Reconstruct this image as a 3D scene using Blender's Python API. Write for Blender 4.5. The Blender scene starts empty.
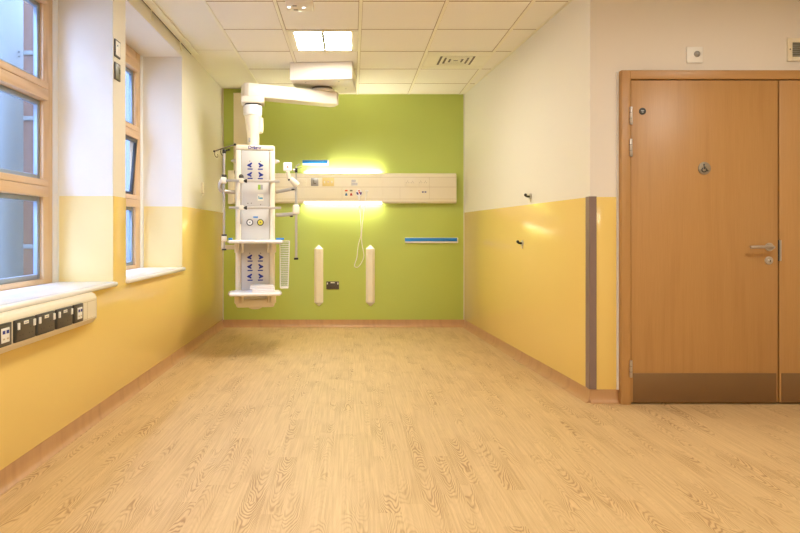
import bpy, bmesh, math, random
from mathutils import Vector, Matrix, noise

random.seed(7)
SC = bpy.context.scene
COL = SC.collection
PI = math.pi

# ------------------------------------------------------------------ camera
CH = 1.101                     # camera height
F = 625.0                      # focal length in pixels of an 800 px wide frame
cam_d = bpy.data.cameras.new('camera')
cam = bpy.data.objects.new('camera', cam_d)
COL.objects.link(cam)
cam.location = (0, 0, CH)
cam.rotation_euler = (PI / 2, 0, 0)
cam_d.sensor_fit = 'HORIZONTAL'
cam_d.sensor_width = 36.0
cam_d.lens = F / 800 * 36.0
cam_d.shift_x = 0.060
cam_d.shift_y = -0.0431
cam_d.clip_start = 0.05
SC.camera = cam

# ------------------------------------------------------------------ sky, exposure
SKY_STRENGTH = 18.0
SKY_COLOR = (0.37, 0.55, 1.0)
LAMP_COLOR = (1.0, 0.96, 0.86)
LAMP_STRENGTH = 47.0
ALCOVE_LAMP_STRENGTH = 58.0      # the panel over the bed place burns a little brighter
BED_STRENGTH = 20.0
BED_UP_STRENGTH = 90.0
world = bpy.data.worlds.new('world')
SC.world = world
world.use_nodes = True
bg = world.node_tree.nodes['Background']
bg.inputs[0].default_value = (*SKY_COLOR, 1)
bg.inputs[1].default_value = SKY_STRENGTH
SC.view_settings.view_transform = 'Standard'
SC.view_settings.look = 'None'
SC.view_settings.exposure = 0.10
SC.view_settings.gamma = 1.0
SC.view_settings.use_curve_mapping = False


# ------------------------------------------------------------------ materials
def lin(r, g, b):
    f = lambda c: (c / 255 / 12.92) if c / 255 <= 0.04045 else ((c / 255 + 0.055) / 1.055) ** 2.4
    return (f(r), f(g), f(b), 1)


def new_mat(name):
    m = bpy.data.materials.new(name)
    m.use_nodes = True
    return m, m.node_tree, m.node_tree.nodes['Principled BSDF']


def plain(name, rgb, rough=0.5, metal=0.0, var=0.03, scale=9.0, bump=0.0, bump_scale=300.0, coat=0.0, spec=0.5):
    """A painted or plastic surface with a faint noise in its colour and, if asked, a fine bump."""
    m, nt, p = new_mat(name)
    N, L = nt.nodes, nt.links
    tc = N.new('ShaderNodeTexCoord')
    nz = N.new('ShaderNodeTexNoise')
    nz.inputs['Scale'].default_value = scale
    nz.inputs['Detail'].default_value = 3
    L.new(tc.outputs['Object'], nz.inputs['Vector'])
    mx = N.new('ShaderNodeMix')
    mx.data_type = 'RGBA'
    c = lin(*rgb)
    mx.inputs[6].default_value = (c[0] * (1 - var), c[1] * (1 - var), c[2] * (1 - var), 1)
    mx.inputs[7].default_value = (min(1, c[0] * (1 + var)), min(1, c[1] * (1 + var)), min(1, c[2] * (1 + var)), 1)
    L.new(nz.outputs['Fac'], mx.inputs[0])
    L.new(mx.outputs[2], p.inputs['Base Color'])
    p.inputs['Roughness'].default_value = rough
    p.inputs['Metallic'].default_value = metal
    p.inputs['Coat Weight'].default_value = coat
    p.inputs['Coat Roughness'].default_value = 0.06
    p.inputs['Specular IOR Level'].default_value = spec
    if bump:
        n2 = N.new('ShaderNodeTexNoise')
        n2.inputs['Scale'].default_value = bump_scale
        n2.inputs['Detail'].default_value = 2
        L.new(tc.outputs['Object'], n2.inputs['Vector'])
        b = N.new('ShaderNodeBump')
        b.inputs['Strength'].default_value = bump
        b.inputs['Distance'].default_value = 0.002
        L.new(n2.outputs['Fac'], b.inputs['Height'])
        L.new(b.outputs['Normal'], p.inputs['Normal'])
    return m


def glow(name, rgb, strength):
    m, nt, p = new_mat(name)
    p.inputs['Base Color'].default_value = (0.9, 0.9, 0.9, 1)
    p.inputs['Emission Color'].default_value = (*rgb, 1)
    p.inputs['Emission Strength'].default_value = strength
    return m


def math_node(nt, op, a=None, b=None):
    n = nt.nodes.new('ShaderNodeMath')
    n.operation = op
    for i, v in enumerate((a, b)):
        if v is None:
            continue
        if isinstance(v, (int, float)):
            n.inputs[i].default_value = v
        else:
            nt.links.new(v, n.inputs[i])
    return n.outputs[0]


def wood(name, light, dark, axis='Z', ring=9.0, across=7.0, along=0.55, rough=0.45, amount=0.55, fibre=0.35, strips=None):
    """Wood: contour rings of a noise stretched along the grain, plus fine fibres; strips=(width, length) splits it into staves."""
    m, nt, p = new_mat(name)
    N, L = nt.nodes, nt.links
    tc = N.new('ShaderNodeTexCoord')
    sp = N.new('ShaderNodeSeparateXYZ')
    L.new(tc.outputs['Object'], sp.inputs[0])
    ax = {'X': 0, 'Y': 1, 'Z': 2}[axis]
    g = sp.outputs[ax]
    o1, o2 = [sp.outputs[i] for i in range(3) if i != ax]
    u = math_node(nt, 'ADD', o1, math_node(nt, 'MULTIPLY', o2, 0.83)) if not strips else o1
    rnd = None
    if strips:
        w, ln = strips
        iu = math_node(nt, 'FLOOR', math_node(nt, 'DIVIDE', u, w))
        wn = N.new('ShaderNodeTexWhiteNoise')
        wn.noise_dimensions = '1D'
        L.new(iu, wn.inputs['W'])
        gs = math_node(nt, 'ADD', math_node(nt, 'DIVIDE', g, ln), math_node(nt, 'MULTIPLY', wn.outputs['Value'], 7.3))
        ig = math_node(nt, 'FLOOR', gs)
        cid = N.new('ShaderNodeCombineXYZ')
        L.new(iu, cid.inputs[0])
        L.new(ig, cid.inputs[1])
        w2 = N.new('ShaderNodeTexWhiteNoise')
        w2.noise_dimensions = '2D'
        L.new(cid.outputs[0], w2.inputs['Vector'])
        rnd = w2.outputs['Value']
    cv = N.new('ShaderNodeCombineXYZ')
    L.new(math_node(nt, 'MULTIPLY', u, across), cv.inputs[0])
    L.new(math_node(nt, 'MULTIPLY', g, along), cv.inputs[1])
    if rnd is not None:
        L.new(math_node(nt, 'MULTIPLY', rnd, 57.0), cv.inputs[2])
    n1 = N.new('ShaderNodeTexNoise')
    n1.inputs['Scale'].default_value = 1.0
    n1.inputs['Detail'].default_value = 2.0
    n1.inputs['Roughness'].default_value = 0.42
    L.new(cv.outputs[0], n1.inputs['Vector'])
    if strips:       # nested arches inside each stave, their apex off-centre by chance
        w3 = N.new('ShaderNodeTexWhiteNoise')
        w3.noise_dimensions = '1D'
        L.new(math_node(nt, 'ADD', rnd, 3.7), w3.inputs['W'])
        lx = math_node(nt, 'SUBTRACT', math_node(nt, 'FRACT', math_node(nt, 'DIVIDE', u, w)), 0.5)
        lx = math_node(nt, 'ADD', lx, math_node(nt, 'MULTIPLY', math_node(nt, 'SUBTRACT', w3.outputs['Value'], 0.5), 0.9))
        q = math_node(nt, 'MULTIPLY', math_node(nt, 'MULTIPLY', lx, lx), 17.0)
        sg_ = math_node(nt, 'SIGN', math_node(nt, 'SUBTRACT', math_node(nt, 'FRACT', math_node(nt, 'MULTIPLY', rnd, 17.0)), 0.5))
        ph = math_node(nt, 'ADD', math_node(nt, 'MULTIPLY', math_node(nt, 'MULTIPLY', g, sg_), 17.0), q)
        ph = math_node(nt, 'ADD', ph, math_node(nt, 'MULTIPLY', n1.outputs['Fac'], ring))
        rings = math_node(nt, 'SINE', math_node(nt, 'MULTIPLY', ph, 6.2832))
    else:
        rings = math_node(nt, 'SINE', math_node(nt, 'MULTIPLY', n1.outputs['Fac'], ring * 6.2832))
    rings = math_node(nt, 'POWER', math_node(nt, 'MULTIPLY', math_node(nt, 'ADD', rings, 1.0), 0.5), 2.2)
    cf = N.new('ShaderNodeCombineXYZ')
    L.new(math_node(nt, 'MULTIPLY', u, 110.0 if strips else 190.0), cf.inputs[0])
    L.new(math_node(nt, 'MULTIPLY', g, 3.0 if strips else 5.0), cf.inputs[1])
    n2 = N.new('ShaderNodeTexNoise')
    n2.inputs['Scale'].default_value = 1.0
    n2.inputs['Detail'].default_value = 3.0
    L.new(cf.outputs[0], n2.inputs['Vector'])
    # the rings stand out only in patches
    cp = N.new('ShaderNodeCombineXYZ')
    L.new(math_node(nt, 'MULTIPLY', u, 5.0), cp.inputs[0])
    L.new(math_node(nt, 'MULTIPLY', g, 2.2 if strips else 1.1), cp.inputs[1])
    if rnd is not None:
        L.new(math_node(nt, 'MULTIPLY', rnd, 31.0), cp.inputs[2])
    n3 = N.new('ShaderNodeTexNoise')
    n3.inputs['Scale'].default_value = 1.0
    L.new(cp.outputs[0], n3.inputs['Vector'])
    patch = N.new('ShaderNodeMapRange')
    patch.inputs[1].default_value = 0.46 if strips else 0.42
    patch.inputs[2].default_value = 0.68
    patch.inputs[3].default_value = 0.10 if strips else 0.22
    L.new(n3.outputs['Fac'], patch.inputs[0])
    fac = math_node(nt, 'ADD', math_node(nt, 'MULTIPLY', math_node(nt, 'MULTIPLY', rings, patch.outputs[0]), amount),
                    math_node(nt, 'MULTIPLY', math_node(nt, 'SUBTRACT', n2.outputs['Fac'], 0.3), fibre))
    if rnd is not None:
        fac = math_node(nt, 'ADD', fac, math_node(nt, 'MULTIPLY', math_node(nt, 'SUBTRACT', rnd, 0.5), 0.08))
    cl = N.new('ShaderNodeClamp')
    L.new(fac, cl.inputs[0])
    mx = N.new('ShaderNodeMix')
    mx.data_type = 'RGBA'
    mx.inputs[6].default_value = lin(*light)
    mx.inputs[7].default_value = lin(*dark)
    L.new(cl.outputs[0], mx.inputs[0])
    L.new(mx.outputs[2], p.inputs['Base Color'])
    p.inputs['Roughness'].default_value = rough
    return m


def pane_glass(name, tint=(0.93, 0.96, 1.0), refl=0.12):
    m, nt, p = new_mat(name)
    N, L = nt.nodes, nt.links
    N.remove(p)
    out = [n for n in N if n.type == 'OUTPUT_MATERIAL'][0]
    tr = N.new('ShaderNodeBsdfTransparent')
    tr.inputs[0].default_value = (*tint, 1)
    gl = N.new('ShaderNodeBsdfGlossy')
    gl.inputs['Roughness'].default_value = 0.02
    lw = N.new('ShaderNodeLayerWeight')       # same on both faces of the thin pane
    lw.inputs[0].default_value = 0.5
    fr = N.new('ShaderNodeMapRange')
    L.new(math_node(nt, 'POWER', lw.outputs['Facing'], 4.5), fr.inputs[0])
    fr.inputs[3].default_value = 0.03
    fr.inputs[4].default_value = 0.6
    ms = N.new('ShaderNodeMixShader')
    L.new(fr.outputs[0], ms.inputs[0])
    L.new(tr.outputs[0], ms.inputs[1])
    L.new(gl.outputs[0], ms.inputs[2])
    L.new(ms.outputs[0], out.inputs['Surface'])
    return m


M = dict(
    white_wall=plain('white_wall_paint', (238, 231, 215), 0.6, var=0.012, scale=2.0),
    cream_wall=plain('door_wall_paint', (232, 224, 214), 0.6, var=0.012, scale=2.0),
    yellow=plain('yellow_wall_sheet', (238, 207, 122), 0.14, var=0.012, scale=1.2, spec=0.45),
    yellow_matt=plain('yellow_reveal_paint', (244, 220, 150), 0.5, var=0.012, scale=1.2),
    green=plain('green_wall_sheet', (192, 207, 104), 0.42, var=0.02, scale=1.0),
    ceiling=plain('ceiling_tile', (246, 240, 226), 0.85, var=0.02, scale=40.0, bump=0.15),
    plaster=plain('ceiling_plaster', (244, 238, 220), 0.8, var=0.01),
    tbar=plain('ceiling_bar', (246, 240, 216), 0.5, var=0.01),
    joint=plain('ceiling_joint', (176, 150, 118), 0.8, var=0.02),
    floor=wood('oak_vinyl_floor', (216, 185, 135), (162, 124, 78), 'Y', 6.0, 18.0, 5.0, 0.46, 0.85, 1.0, (0.092, 0.62)),
    skirt=wood('oak_vinyl_skirting', (194, 150, 104), (158, 116, 76), 'Z', 5.0, 6.0, 0.6, 0.4, 0.4, 0.4),
    door=wood('door_veneer', (188, 143, 88), (162, 116, 64), 'Z', 3.0, 14.0, 0.5, 0.38, 0.34, 0.62),
    door_frame=wood('door_frame_veneer', (188, 143, 88), (162, 116, 64), 'Z', 3.0, 14.0, 0.6, 0.4, 0.3, 0.5),
    head_frame=wood('door_head_veneer', (188, 143, 88), (162, 116, 64), 'X', 3.0, 14.0, 0.6, 0.4, 0.3, 0.5),
    pine_v=wood('pine_upright', (226, 192, 148), (188, 144, 98), 'Z', 6.0, 9.0, 0.7, 0.42, 0.55, 0.3),
    pine_h=wood('pine_rail', (226, 192, 148), (188, 144, 98), 'Y', 6.0, 9.0, 0.7, 0.42, 0.55, 0.3),
    sill=plain('white_sill', (240, 238, 234), 0.22, var=0.006),
    trimw=plain('white_trim', (238, 238, 240), 0.4, var=0.006),
    alu=plain('window_aluminium', (150, 162, 172), 0.35, 0.3, var=0.02),
    cream=plain('cream_plastic', (240, 229, 204), 0.42, var=0.012),
    cream_arm=plain('ivory_arm_cover', (230, 221, 206), 0.38, var=0.01),
    white=plain('white_plastic', (244, 242, 238), 0.35, var=0.008),
    grey_panel=plain('light_grey_panel', (208, 203, 196), 0.4, var=0.015),
    rail=plain('brushed_rail', (196, 190, 182), 0.33, 0.55, var=0.03),
    steel=plain('brushed_steel', (200, 192, 186), 0.32, 0.75, var=0.05, scale=30),
    bronze=plain('brushed_kick_plate', (136, 106, 72), 0.42, 0.55, var=0.06, scale=3),
    black=plain('black_plastic', (34, 33, 32), 0.4, var=0.05),
    dark=plain('gap_shade', (22, 18, 15), 0.8, var=0.05),  # black stands in for the shade inside door and swivel gaps
    socket=plain('dark_grey_socket', (84, 76, 66), 0.4, var=0.03),
    socket_edge=plain('charcoal_socket_rim', (62, 60, 56), 0.4, var=0.03),
    silver=plain('silver_grey_plate', (168, 166, 164), 0.35, 0.3, var=0.03),
    guard=plain('brown_corner_guard', (134, 112, 104), 0.45, var=0.02),
    blue=plain('bright_blue_strip', (36, 132, 214), 0.35, var=0.02),
    ink=plain('navy_print', (24, 44, 140), 0.5, var=0.02),
    yellow_face=plain('yellow_gauge_face', (226, 214, 70), 0.4, var=0.02),
    green_label=plain('green_label', (150, 184, 60), 0.5, var=0.02),
    cyan=plain('cyan_print', (70, 150, 180), 0.5, var=0.02),
    paper=plain('label_paper', (240, 234, 214), 0.6, var=0.01),
    lilac=plain('lilac_label_print', (150, 150, 190), 0.6, var=0.05),
    orange=plain('orange_plastic', (226, 96, 34), 0.4, var=0.02),
    red=plain('red_plastic', (186, 44, 40), 0.4, var=0.02),
    teal=plain('blue_grey_plastic', (60, 120, 160), 0.4, var=0.02),
    olive=plain('grey_green_plastic', (120, 120, 96), 0.4, var=0.02),
    purple=plain('violet_print', (70, 60, 140), 0.5, var=0.02),
    linen=plain('white_linen', (244, 238, 234), 0.8, var=0.015, bump=0.4, bump_scale=500),
    facade=plain('pale_facade_paint', (56, 60, 58), 0.7, var=0.02),
    cladcol=plain('pale_column_paint', (98, 96, 86), 0.5, var=0.01),
    paving=plain('pale_paving', (130, 132, 132), 0.8, var=0.05),
    seam=plain('panel_seam', (205, 188, 156), 0.5, var=0.02),
    plinth_in=plain('pale_sealant', (226, 222, 210), 0.5, var=0.01),
    vent_dark=plain('brown_metal_and_shade', (120, 108, 92), 0.6, var=0.03),  # own brown of hooks and eyes; painted shade in vent and bearing gaps
    glass=pane_glass('window_glass'),
    fin=wood('weathered_fin', (96, 60, 34), (72, 46, 26), 'Z', 6.0, 9.0, 0.7, 0.6, 0.5, 0.3),
    bedlamp_up=glow('bed_up_lamp_diffuser', (1.0, 0.98, 0.84), BED_UP_STRENGTH),
    lens=glow('bed_lamp_lens', (1.0, 0.98, 0.88), 1.1),
    clear=pane_glass('clear_acrylic', (0.86, 0.9, 0.9)),
    lamp=glow('lamp_diffuser', LAMP_COLOR, LAMP_STRENGTH),
    alcove_lamp=glow('alcove_lamp_diffuser', LAMP_COLOR, ALCOVE_LAMP_STRENGTH),
    bedlamp=glow('bed_lamp_diffuser', (1.0, 0.98, 0.84), BED_STRENGTH),
    led=glow('small_indicator_light', (0.9, 0.97, 1.0), 2.0),
)


# ------------------------------------------------------------------ mesh building
class MB:
    """Collects shapes in world coordinates (or in the frame T) and links them as one mesh object."""

    def __init__(self, T=None):
        self.v, self.f, self.m = [], [], []
        self.T = T or Matrix.Identity(4)

    def _add(self, bm, mat, X=None):
        bmesh.ops.recalc_face_normals(bm, faces=bm.faces)
        b = len(self.v)
        bm.verts.index_update()
        A = self.T @ X if X is not None else self.T
        for v in bm.verts:
            self.v.append(A @ v.co)
        for fc in bm.faces:
            self.f.append([b + v.index for v in fc.verts])
            self.m.append(mat)
        bm.free()

    def box(self, x0, x1, y0, y1, z0, z1, mat=0, bev=0.0, seg=2, X=None):
        bm = bmesh.new()
        bmesh.ops.create_cube(bm, size=1.0)
        for v in bm.verts:
            v.co = Vector(((x0 + x1) / 2 + v.co.x * abs(x1 - x0), (y0 + y1) / 2 + v.co.y * abs(y1 - y0), (z0 + z1) / 2 + v.co.z * abs(z1 - z0)))
        if bev:
            bev = min(bev, 0.49 * min(abs(x1 - x0), abs(y1 - y0), abs(z1 - z0)))
            bmesh.ops.bevel(bm, geom=bm.edges[:], offset=bev, segments=seg, profile=0.5, affect='EDGES')
        self._add(bm, mat, X)
        return self

    def prism(self, pts, axis, a, b, mat=0, bev=0.0):
        """pts: outline in the two other axes (in x,y,z order); swept along axis from a to b."""
        bm = bmesh.new()
        def mk(p, t):
            q = list(p)
            q.insert({'x': 0, 'y': 1, 'z': 2}[axis], t)
            return bm.verts.new(q)
        A = [mk(p, a) for p in pts]
        B = [mk(p, b) for p in pts]
        bm.faces.new(A)
        bm.faces.new(B[::-1])
        n = len(pts)
        for i in range(n):
            bm.faces.new((A[i], B[i], B[(i + 1) % n], A[(i + 1) % n]))
        if bev:
            bmesh.ops.recalc_face_normals(bm, faces=bm.faces)
            bmesh.ops.bevel(bm, geom=bm.edges[:], offset=bev, segments=2, profile=0.5, affect='EDGES')
        self._add(bm, mat)
        return self

    def cyl(self, p0, p1, r0, r1=None, n=20, mat=0, bev=0.0):
        p0, p1 = Vector(p0), Vector(p1)
        r1 = r0 if r1 is None else r1
        bm = bmesh.new()
        d = p1 - p0
        bmesh.ops.create_cone(bm, cap_ends=True, segments=n, radius1=r0, radius2=r1, depth=d.length)
        if bev:
            es = [e for e in bm.edges if abs(e.verts[0].co.z - e.verts[1].co.z) < 1e-6]
            bmesh.ops.bevel(bm, geom=es, offset=bev, segments=2, profile=0.5, affect='EDGES')
        X = Matrix.Translation((p0 + p1) / 2) @ d.to_track_quat('Z', 'Y').to_matrix().to_4x4()
        self._add(bm, mat, X)
        return self

    def lathe(self, c, prof, n=28, mat=0, axis='Z'):
        """prof: (radius, height) pairs turned about the axis through c."""
        bm = bmesh.new()
        rows = []
        for r, h in prof:
            rows.append([bm.verts.new((r * math.cos(2 * PI * k / n), r * math.sin(2 * PI * k / n), h)) for k in range(n)])
        for a, b in zip(rows, rows[1:]):
            for k in range(n):
                bm.faces.new((a[k], a[(k + 1) % n], b[(k + 1) % n], b[k]))
        bm.faces.new(rows[0][::-1])
        bm.faces.new(rows[-1])
        R = Matrix.Identity(4)
        if axis == 'Y':      # height runs towards the viewer (-Y)
            R = Matrix.Rotation(PI / 2, 4, 'X')
        if axis == 'X':
            R = Matrix.Rotation(PI / 2, 4, 'Y')
        self._add(bm, mat, Matrix.Translation(Vector(c)) @ R)
        return self

    def tube(self, pts, r, n=8, mat=0, closed=False, smooth=0):
        pts = [Vector(p) for p in pts]
        for _ in range(smooth):      # corner cutting
            q = [] if closed else [pts[0]]
            m = len(pts)
            for i in range(m if closed else m - 1):
                a, b = pts[i], pts[(i + 1) % m]
                q += [a.lerp(b, 0.25), a.lerp(b, 0.75)]
            if not closed:
                q.append(pts[-1])
            pts = q
        bm = bmesh.new()
        rings = []
        up = None
        m = len(pts)
        for i, p in enumerate(pts):
            a = pts[(i - 1) % m] if (i or closed) else pts[0]
            b = pts[(i + 1) % m] if (i < m - 1 or closed) else pts[-1]
            t = (b - a).normalized()
            if up is None:
                up = t.orthogonal().normalized()
            up = (up - t * up.dot(t)).normalized()
            s = t.cross(up)
            rings.append([bm.verts.new(p + r * (math.cos(2 * PI * k / n) * up + math.sin(2 * PI * k / n) * s)) for k in range(n)])
        pairs = list(zip(rings, rings[1:])) + ([(rings[-1], rings[0])] if closed else [])
        for a, b in pairs:
            for k in range(n):
                bm.faces.new((a[k], a[(k + 1) % n], b[(k + 1) % n], b[k]))
        if not closed:
            bm.faces.new(rings[0][::-1])
            bm.faces.new(rings[-1])
        self._add(bm, mat)
        return self

    def ball(self, c, r, mat=0, s=(1, 1, 1), n=16):
        bm = bmesh.new()
        bmesh.ops.create_uvsphere(bm, u_segments=n, v_segments=n // 2, radius=r)
        for v in bm.verts:
            v.co = Vector((v.co.x * s[0], v.co.y * s[1], v.co.z * s[2]))
        self._add(bm, mat, Matrix.Translation(Vector(c)))
        return self

    def build(self, name, mats, parent=None, angle=40):
        if not isinstance(mats, (list, tuple)):
            mats = [mats]
        if parent is None:
            xs = [v.x for v in self.v]; ys = [v.y for v in self.v]; zs = [v.z for v in self.v]
            org = Vector(((min(xs) + max(xs)) / 2, (min(ys) + max(ys)) / 2, min(zs)))
        else:
            org = ORG[parent.name]
        me = bpy.data.meshes.new(name)
        me.from_pydata([v - org for v in self.v], [], self.f)
        for m in mats:
            me.materials.append(m)
        me.polygons.foreach_set('material_index', self.m)
        me.shade_smooth()
        me.set_sharp_from_angle(angle=math.radians(angle))
        o = bpy.data.objects.new(name, me)
        COL.objects.link(o)
        if parent is None:
            o.location = org
        else:
            o.parent = parent
        ORG[o.name] = org
        return o


ORG = {}


def tag(o, label=None, cat=None, group=None, kind=None):
    for k, v in (('label', label), ('category', cat), ('group', group), ('kind', kind)):
        if v:
            o[k] = v
    return o


def thing(name, loc, label, cat, group=None):
    o = bpy.data.objects.new(name, None)
    o.empty_display_size = 0.1
    COL.objects.link(o)
    o.location = loc
    ORG[o.name] = Vector(loc)
    return tag(o, label, cat, group)


def struct_empty(name, loc):
    o = bpy.data.objects.new(name, None)
    o.empty_display_size = 0.1
    COL.objects.link(o)
    o.location = loc
    ORG[o.name] = Vector(loc)
    o['kind'] = 'structure'
    return o


def struct(mb, name, mat):
    o = mb.build(name, mat)
    o['kind'] = 'structure'
    return o


def copy_tree(o, parent=None):
    c = o.copy()
    COL.objects.link(c)
    if parent:
        c.parent = parent
    for ch in [x for x in bpy.data.objects if x.parent == o]:
        copy_tree(ch, c)
    return c


def text_mesh(body, size, mat, X, parent, name='lettering'):
    cu = bpy.data.curves.new(name, 'FONT')
    cu.body = body
    cu.size = size
    cu.align_x = 'CENTER'
    cu.align_y = 'CENTER'
    cu.extrude = 0.0006
    cu.offset = 0.0012
    t = bpy.data.objects.new(name + '_source', cu)
    COL.objects.link(t)
    bpy.context.view_layer.update()
    me = bpy.data.meshes.new_from_object(t.evaluated_get(bpy.context.evaluated_depsgraph_get()))
    bpy.data.objects.remove(t)
    me.transform(Matrix.Translation(-ORG[parent.name]) @ X @ Matrix.Rotation(PI / 2, 4, 'X'))
    me.materials.clear()
    me.materials.append(mat)
    o = bpy.data.objects.new(name, me)
    COL.objects.link(o)
    o.parent = parent
    ORG[o.name] = ORG[parent.name]
    return o


def at(px, py, Y):
    """World point seen at a photo pixel, at depth Y."""
    s = F / Y
    return Vector(((px - 352) / s, Y, CH + (232 - py) / s))


# ================================================================== the room
XL, YB, ZC, ZM = -1.5, 7.246, CH + 1.60, CH + 1.66     # left wall, back wall, tiled ceiling, plain ceiling margin
Y0, XE = -2.6, 5.4                                     # wall behind the viewer, far side wall
RA, RB = Vector((1.538, 4.035)), Vector((1.304, 7.246))  # right wall runs from RA to RB
RD = (RB - RA).normalized()
RN = Vector((-RD.y, RD.x))                             # into the room
if RN.x > 0:
    RN = -RN
RAIL = CH + 0.226                                      # top of the yellow sheets
SK = 0.086
SILL, HEAD = 0.79, CH + 1.545
W1, W2 = (2.54, 3.92), (4.139, 5.516)

struct(MB().box(XL - 0.4, XE + 0.2, Y0 - 0.2, YB + 0.2, -0.12, 0), 'floor', M['floor'])

# ceiling: tiled field with bars, plain margin along the window wall
cl = struct(MB().box(-1.03, XE + 0.2, Y0 - 0.2, YB + 0.2, ZC, ZC + 0.16).box(XL - 0.45, -1.03, Y0 - 0.2, YB + 0.2, ZM, ZC + 0.16, 1), 'ceiling', [M['ceiling'], M['plaster']])
g = MB()
XS = [-0.535 + 0.597 * k for k in range(10)]
YS = [4.332 + 0.6 * k for k in range(-11, 5)]
g.box(-1.036, -1.012, Y0, YB, ZC - 0.006, ZM)
for x in XS:
    g.box(x - 0.012, x + 0.012, Y0, YB, ZC - 0.006, ZC + 0.01)
    g.box(x - 0.016, x - 0.012, Y0, YB, ZC - 0.0015, ZC + 0.01, 1)
    g.box(x + 0.012, x + 0.0145, Y0, YB, ZC - 0.0015, ZC + 0.01, 1)
for y in YS:
    g.box(-1.03, XE, y - 0.004, y + 0.004, ZC - 0.002, ZC + 0.01, 1)
# edge angle along the right wall
a, b = RA + RN * 0.0, RB
g.prism([(a.x, a.y), (a.x + RN.x * 0.02, a.y + RN.y * 0.02), (b.x + RN.x * 0.02, b.y + RN.y * 0.02), (b.x, b.y)], 'z', ZC - 0.004, ZC + 0.01)
g.box(-1.03, 1.31, YB - 0.02, YB, ZC - 0.004, ZC + 0.01)
g.box(XL, -1.03, 5.70 - 0.0015, 5.70 + 0.0015, ZM - 0.001, ZM + 0.01, 2).box(XL, -1.03, 3.3, 3.303, ZM - 0.001, ZM + 0.01, 2)
g.build('ceiling_grid', [M['tbar'], M['joint'], M['seam']], cl)

# left wall with two deep window openings
wl = MB()
xo = XL - 0.4
for (ya, yb, za, zb) in ((Y0 - 0.2, W1[0], 0, 2.86), (W1[0], W1[1], 0, SILL - 0.03), (W1[0], W1[1], HEAD, 2.86), (W1[1], W2[0], 0, 2.86),
                         (W2[0], W2[1], 0, SILL - 0.03), (W2[0], W2[1], HEAD, 2.86), (W2[1], YB + 0.2, 0, 2.86)):
    wl.box(xo, XL, ya, yb, za, zb)
wall_left = struct(wl, 'wall_left', M['white_wall'])
out = [(Y0, SK), (YB, SK), (YB, RAIL), (W2[1], RAIL), (W2[1], SILL - 0.03), (W2[0], SILL - 0.03), (W2[0], RAIL), (W1[1], RAIL),
       (W1[1], SILL - 0.03), (W1[0], SILL - 0.03), (W1[0], RAIL), (Y0, RAIL)]
sh = MB().prism(out, 'x', XL - 0.001, XL + 0.004, bev=0.0012)
sh.build('wall_sheet', M['yellow'], wall_left)
rv = MB()
for w in (W1, W2):
    rv.box(XL - 0.335, XL + 0.002, w[1] - 0.003, w[1], SILL, RAIL)
    rv.box(XL - 0.335, XL + 0.002, w[0], w[0] + 0.003, SILL, RAIL)
rv.build('reveal_sheet', M['yellow_matt'], wall_left)

wall_back = struct(MB().box(XL - 0.4, 1.75, YB, YB + 0.2, 0, 2.86), 'wall_back', M['white_wall'])
MB().box(XL + 0.012, RB.x - 0.012, YB - 0.004, YB + 0.001, SK, ZM, bev=0.001).build('wall_sheet', M['green'], wall_back)
struct(MB().box(RB.x - 0.012, RB.x + 0.01, YB - 0.006, YB + 0.002, SK, ZC), 'trim_1', M['plinth_in'])
struct(MB().box(XL - 0.001, XL + 0.012, YB - 0.006, YB + 0.002, SK, ZM), 'trim_2', M['plinth_in'])

e = RB + RD * 0.2
wall_right = struct(MB().prism([tuple(RA), tuple(e), (e.x + 0.3, e.y), (RA.x + 0.2, RA.y + 0.06)], 'z', 0, 2.86), 'wall_right', M['white_wall'])
o_ = RN * 0.004
ya = RA + RD * 0.02
MB().prism([(ya.x, ya.y), (RB.x, RB.y), (RB.x + o_.x, RB.y + o_.y), (ya.x + o_.x, ya.y + o_.y)], 'z', SK, RAIL, bev=0.0012).build('wall_sheet', M['yellow'], wall_right)

DX0, DX1, DTOP = 1.718, 3.72, 2.133
we = MB().box(RA.x, XE + 0.2, 4.13, 4.28, 0, 2.86)
we.box(RA.x, DX0, RA.y, 4.13, 0, 2.86).box(DX0, DX1, RA.y, 4.13, DTOP, 2.86).box(DX1, XE + 0.2, RA.y, 4.13, 0, 2.86)
wall_ent = struct(we, 'wall_entrance', M['cream_wall'])
MB().box(RA.x + 0.02, DX0 - 0.012, RA.y - 0.004, RA.y + 0.001, SK, RAIL, bev=0.001).box(DX1 + 0.02, XE, RA.y - 0.004, RA.y + 0.001, SK, RAIL, bev=0.001).build('wall_sheet', M['yellow'], wall_ent)
struct(MB().box(DX0 - 0.013, DX0, RA.y - 0.012, RA.y + 0.001, SK, DTOP), 'trim_3', M['trimw'])
struct(MB().box(XL - 0.4, XE + 0.2, Y0 - 0.2, Y0, 0, 2.86), 'wall_rear', M['white_wall'])
struct(MB().box(XE, XE + 0.2, Y0 - 0.2, 4.2, 0, 2.86), 'wall_side', M['white_wall'])

# coved vinyl skirting
def skirting(name, a, b, n):
    a, b, n = Vector(a), Vector(b), Vector(n).normalized()
    prof = [(0, 0), (0, SK), (0.005, SK), (0.006, 0.045), (0.010, 0.022), (0.018, 0.009), (0.032, 0.0015), (0.032, 0)]
    mb = MB()
    bm = bmesh.new()
    A = [bm.verts.new((a.x + n.x * d, a.y + n.y * d, z)) for d, z in prof]
    B = [bm.verts.new((b.x + n.x * d, b.y + n.y * d, z)) for d, z in prof]
    bm.faces.new(A)
    bm.faces.new(B[::-1])
    for i in range(len(prof)):
        j = (i + 1) % len(prof)
        bm.faces.new((A[i], B[i], B[j], A[j]))
    mb._add(bm, 0)
    return struct(mb, name, M['skirt'])

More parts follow.
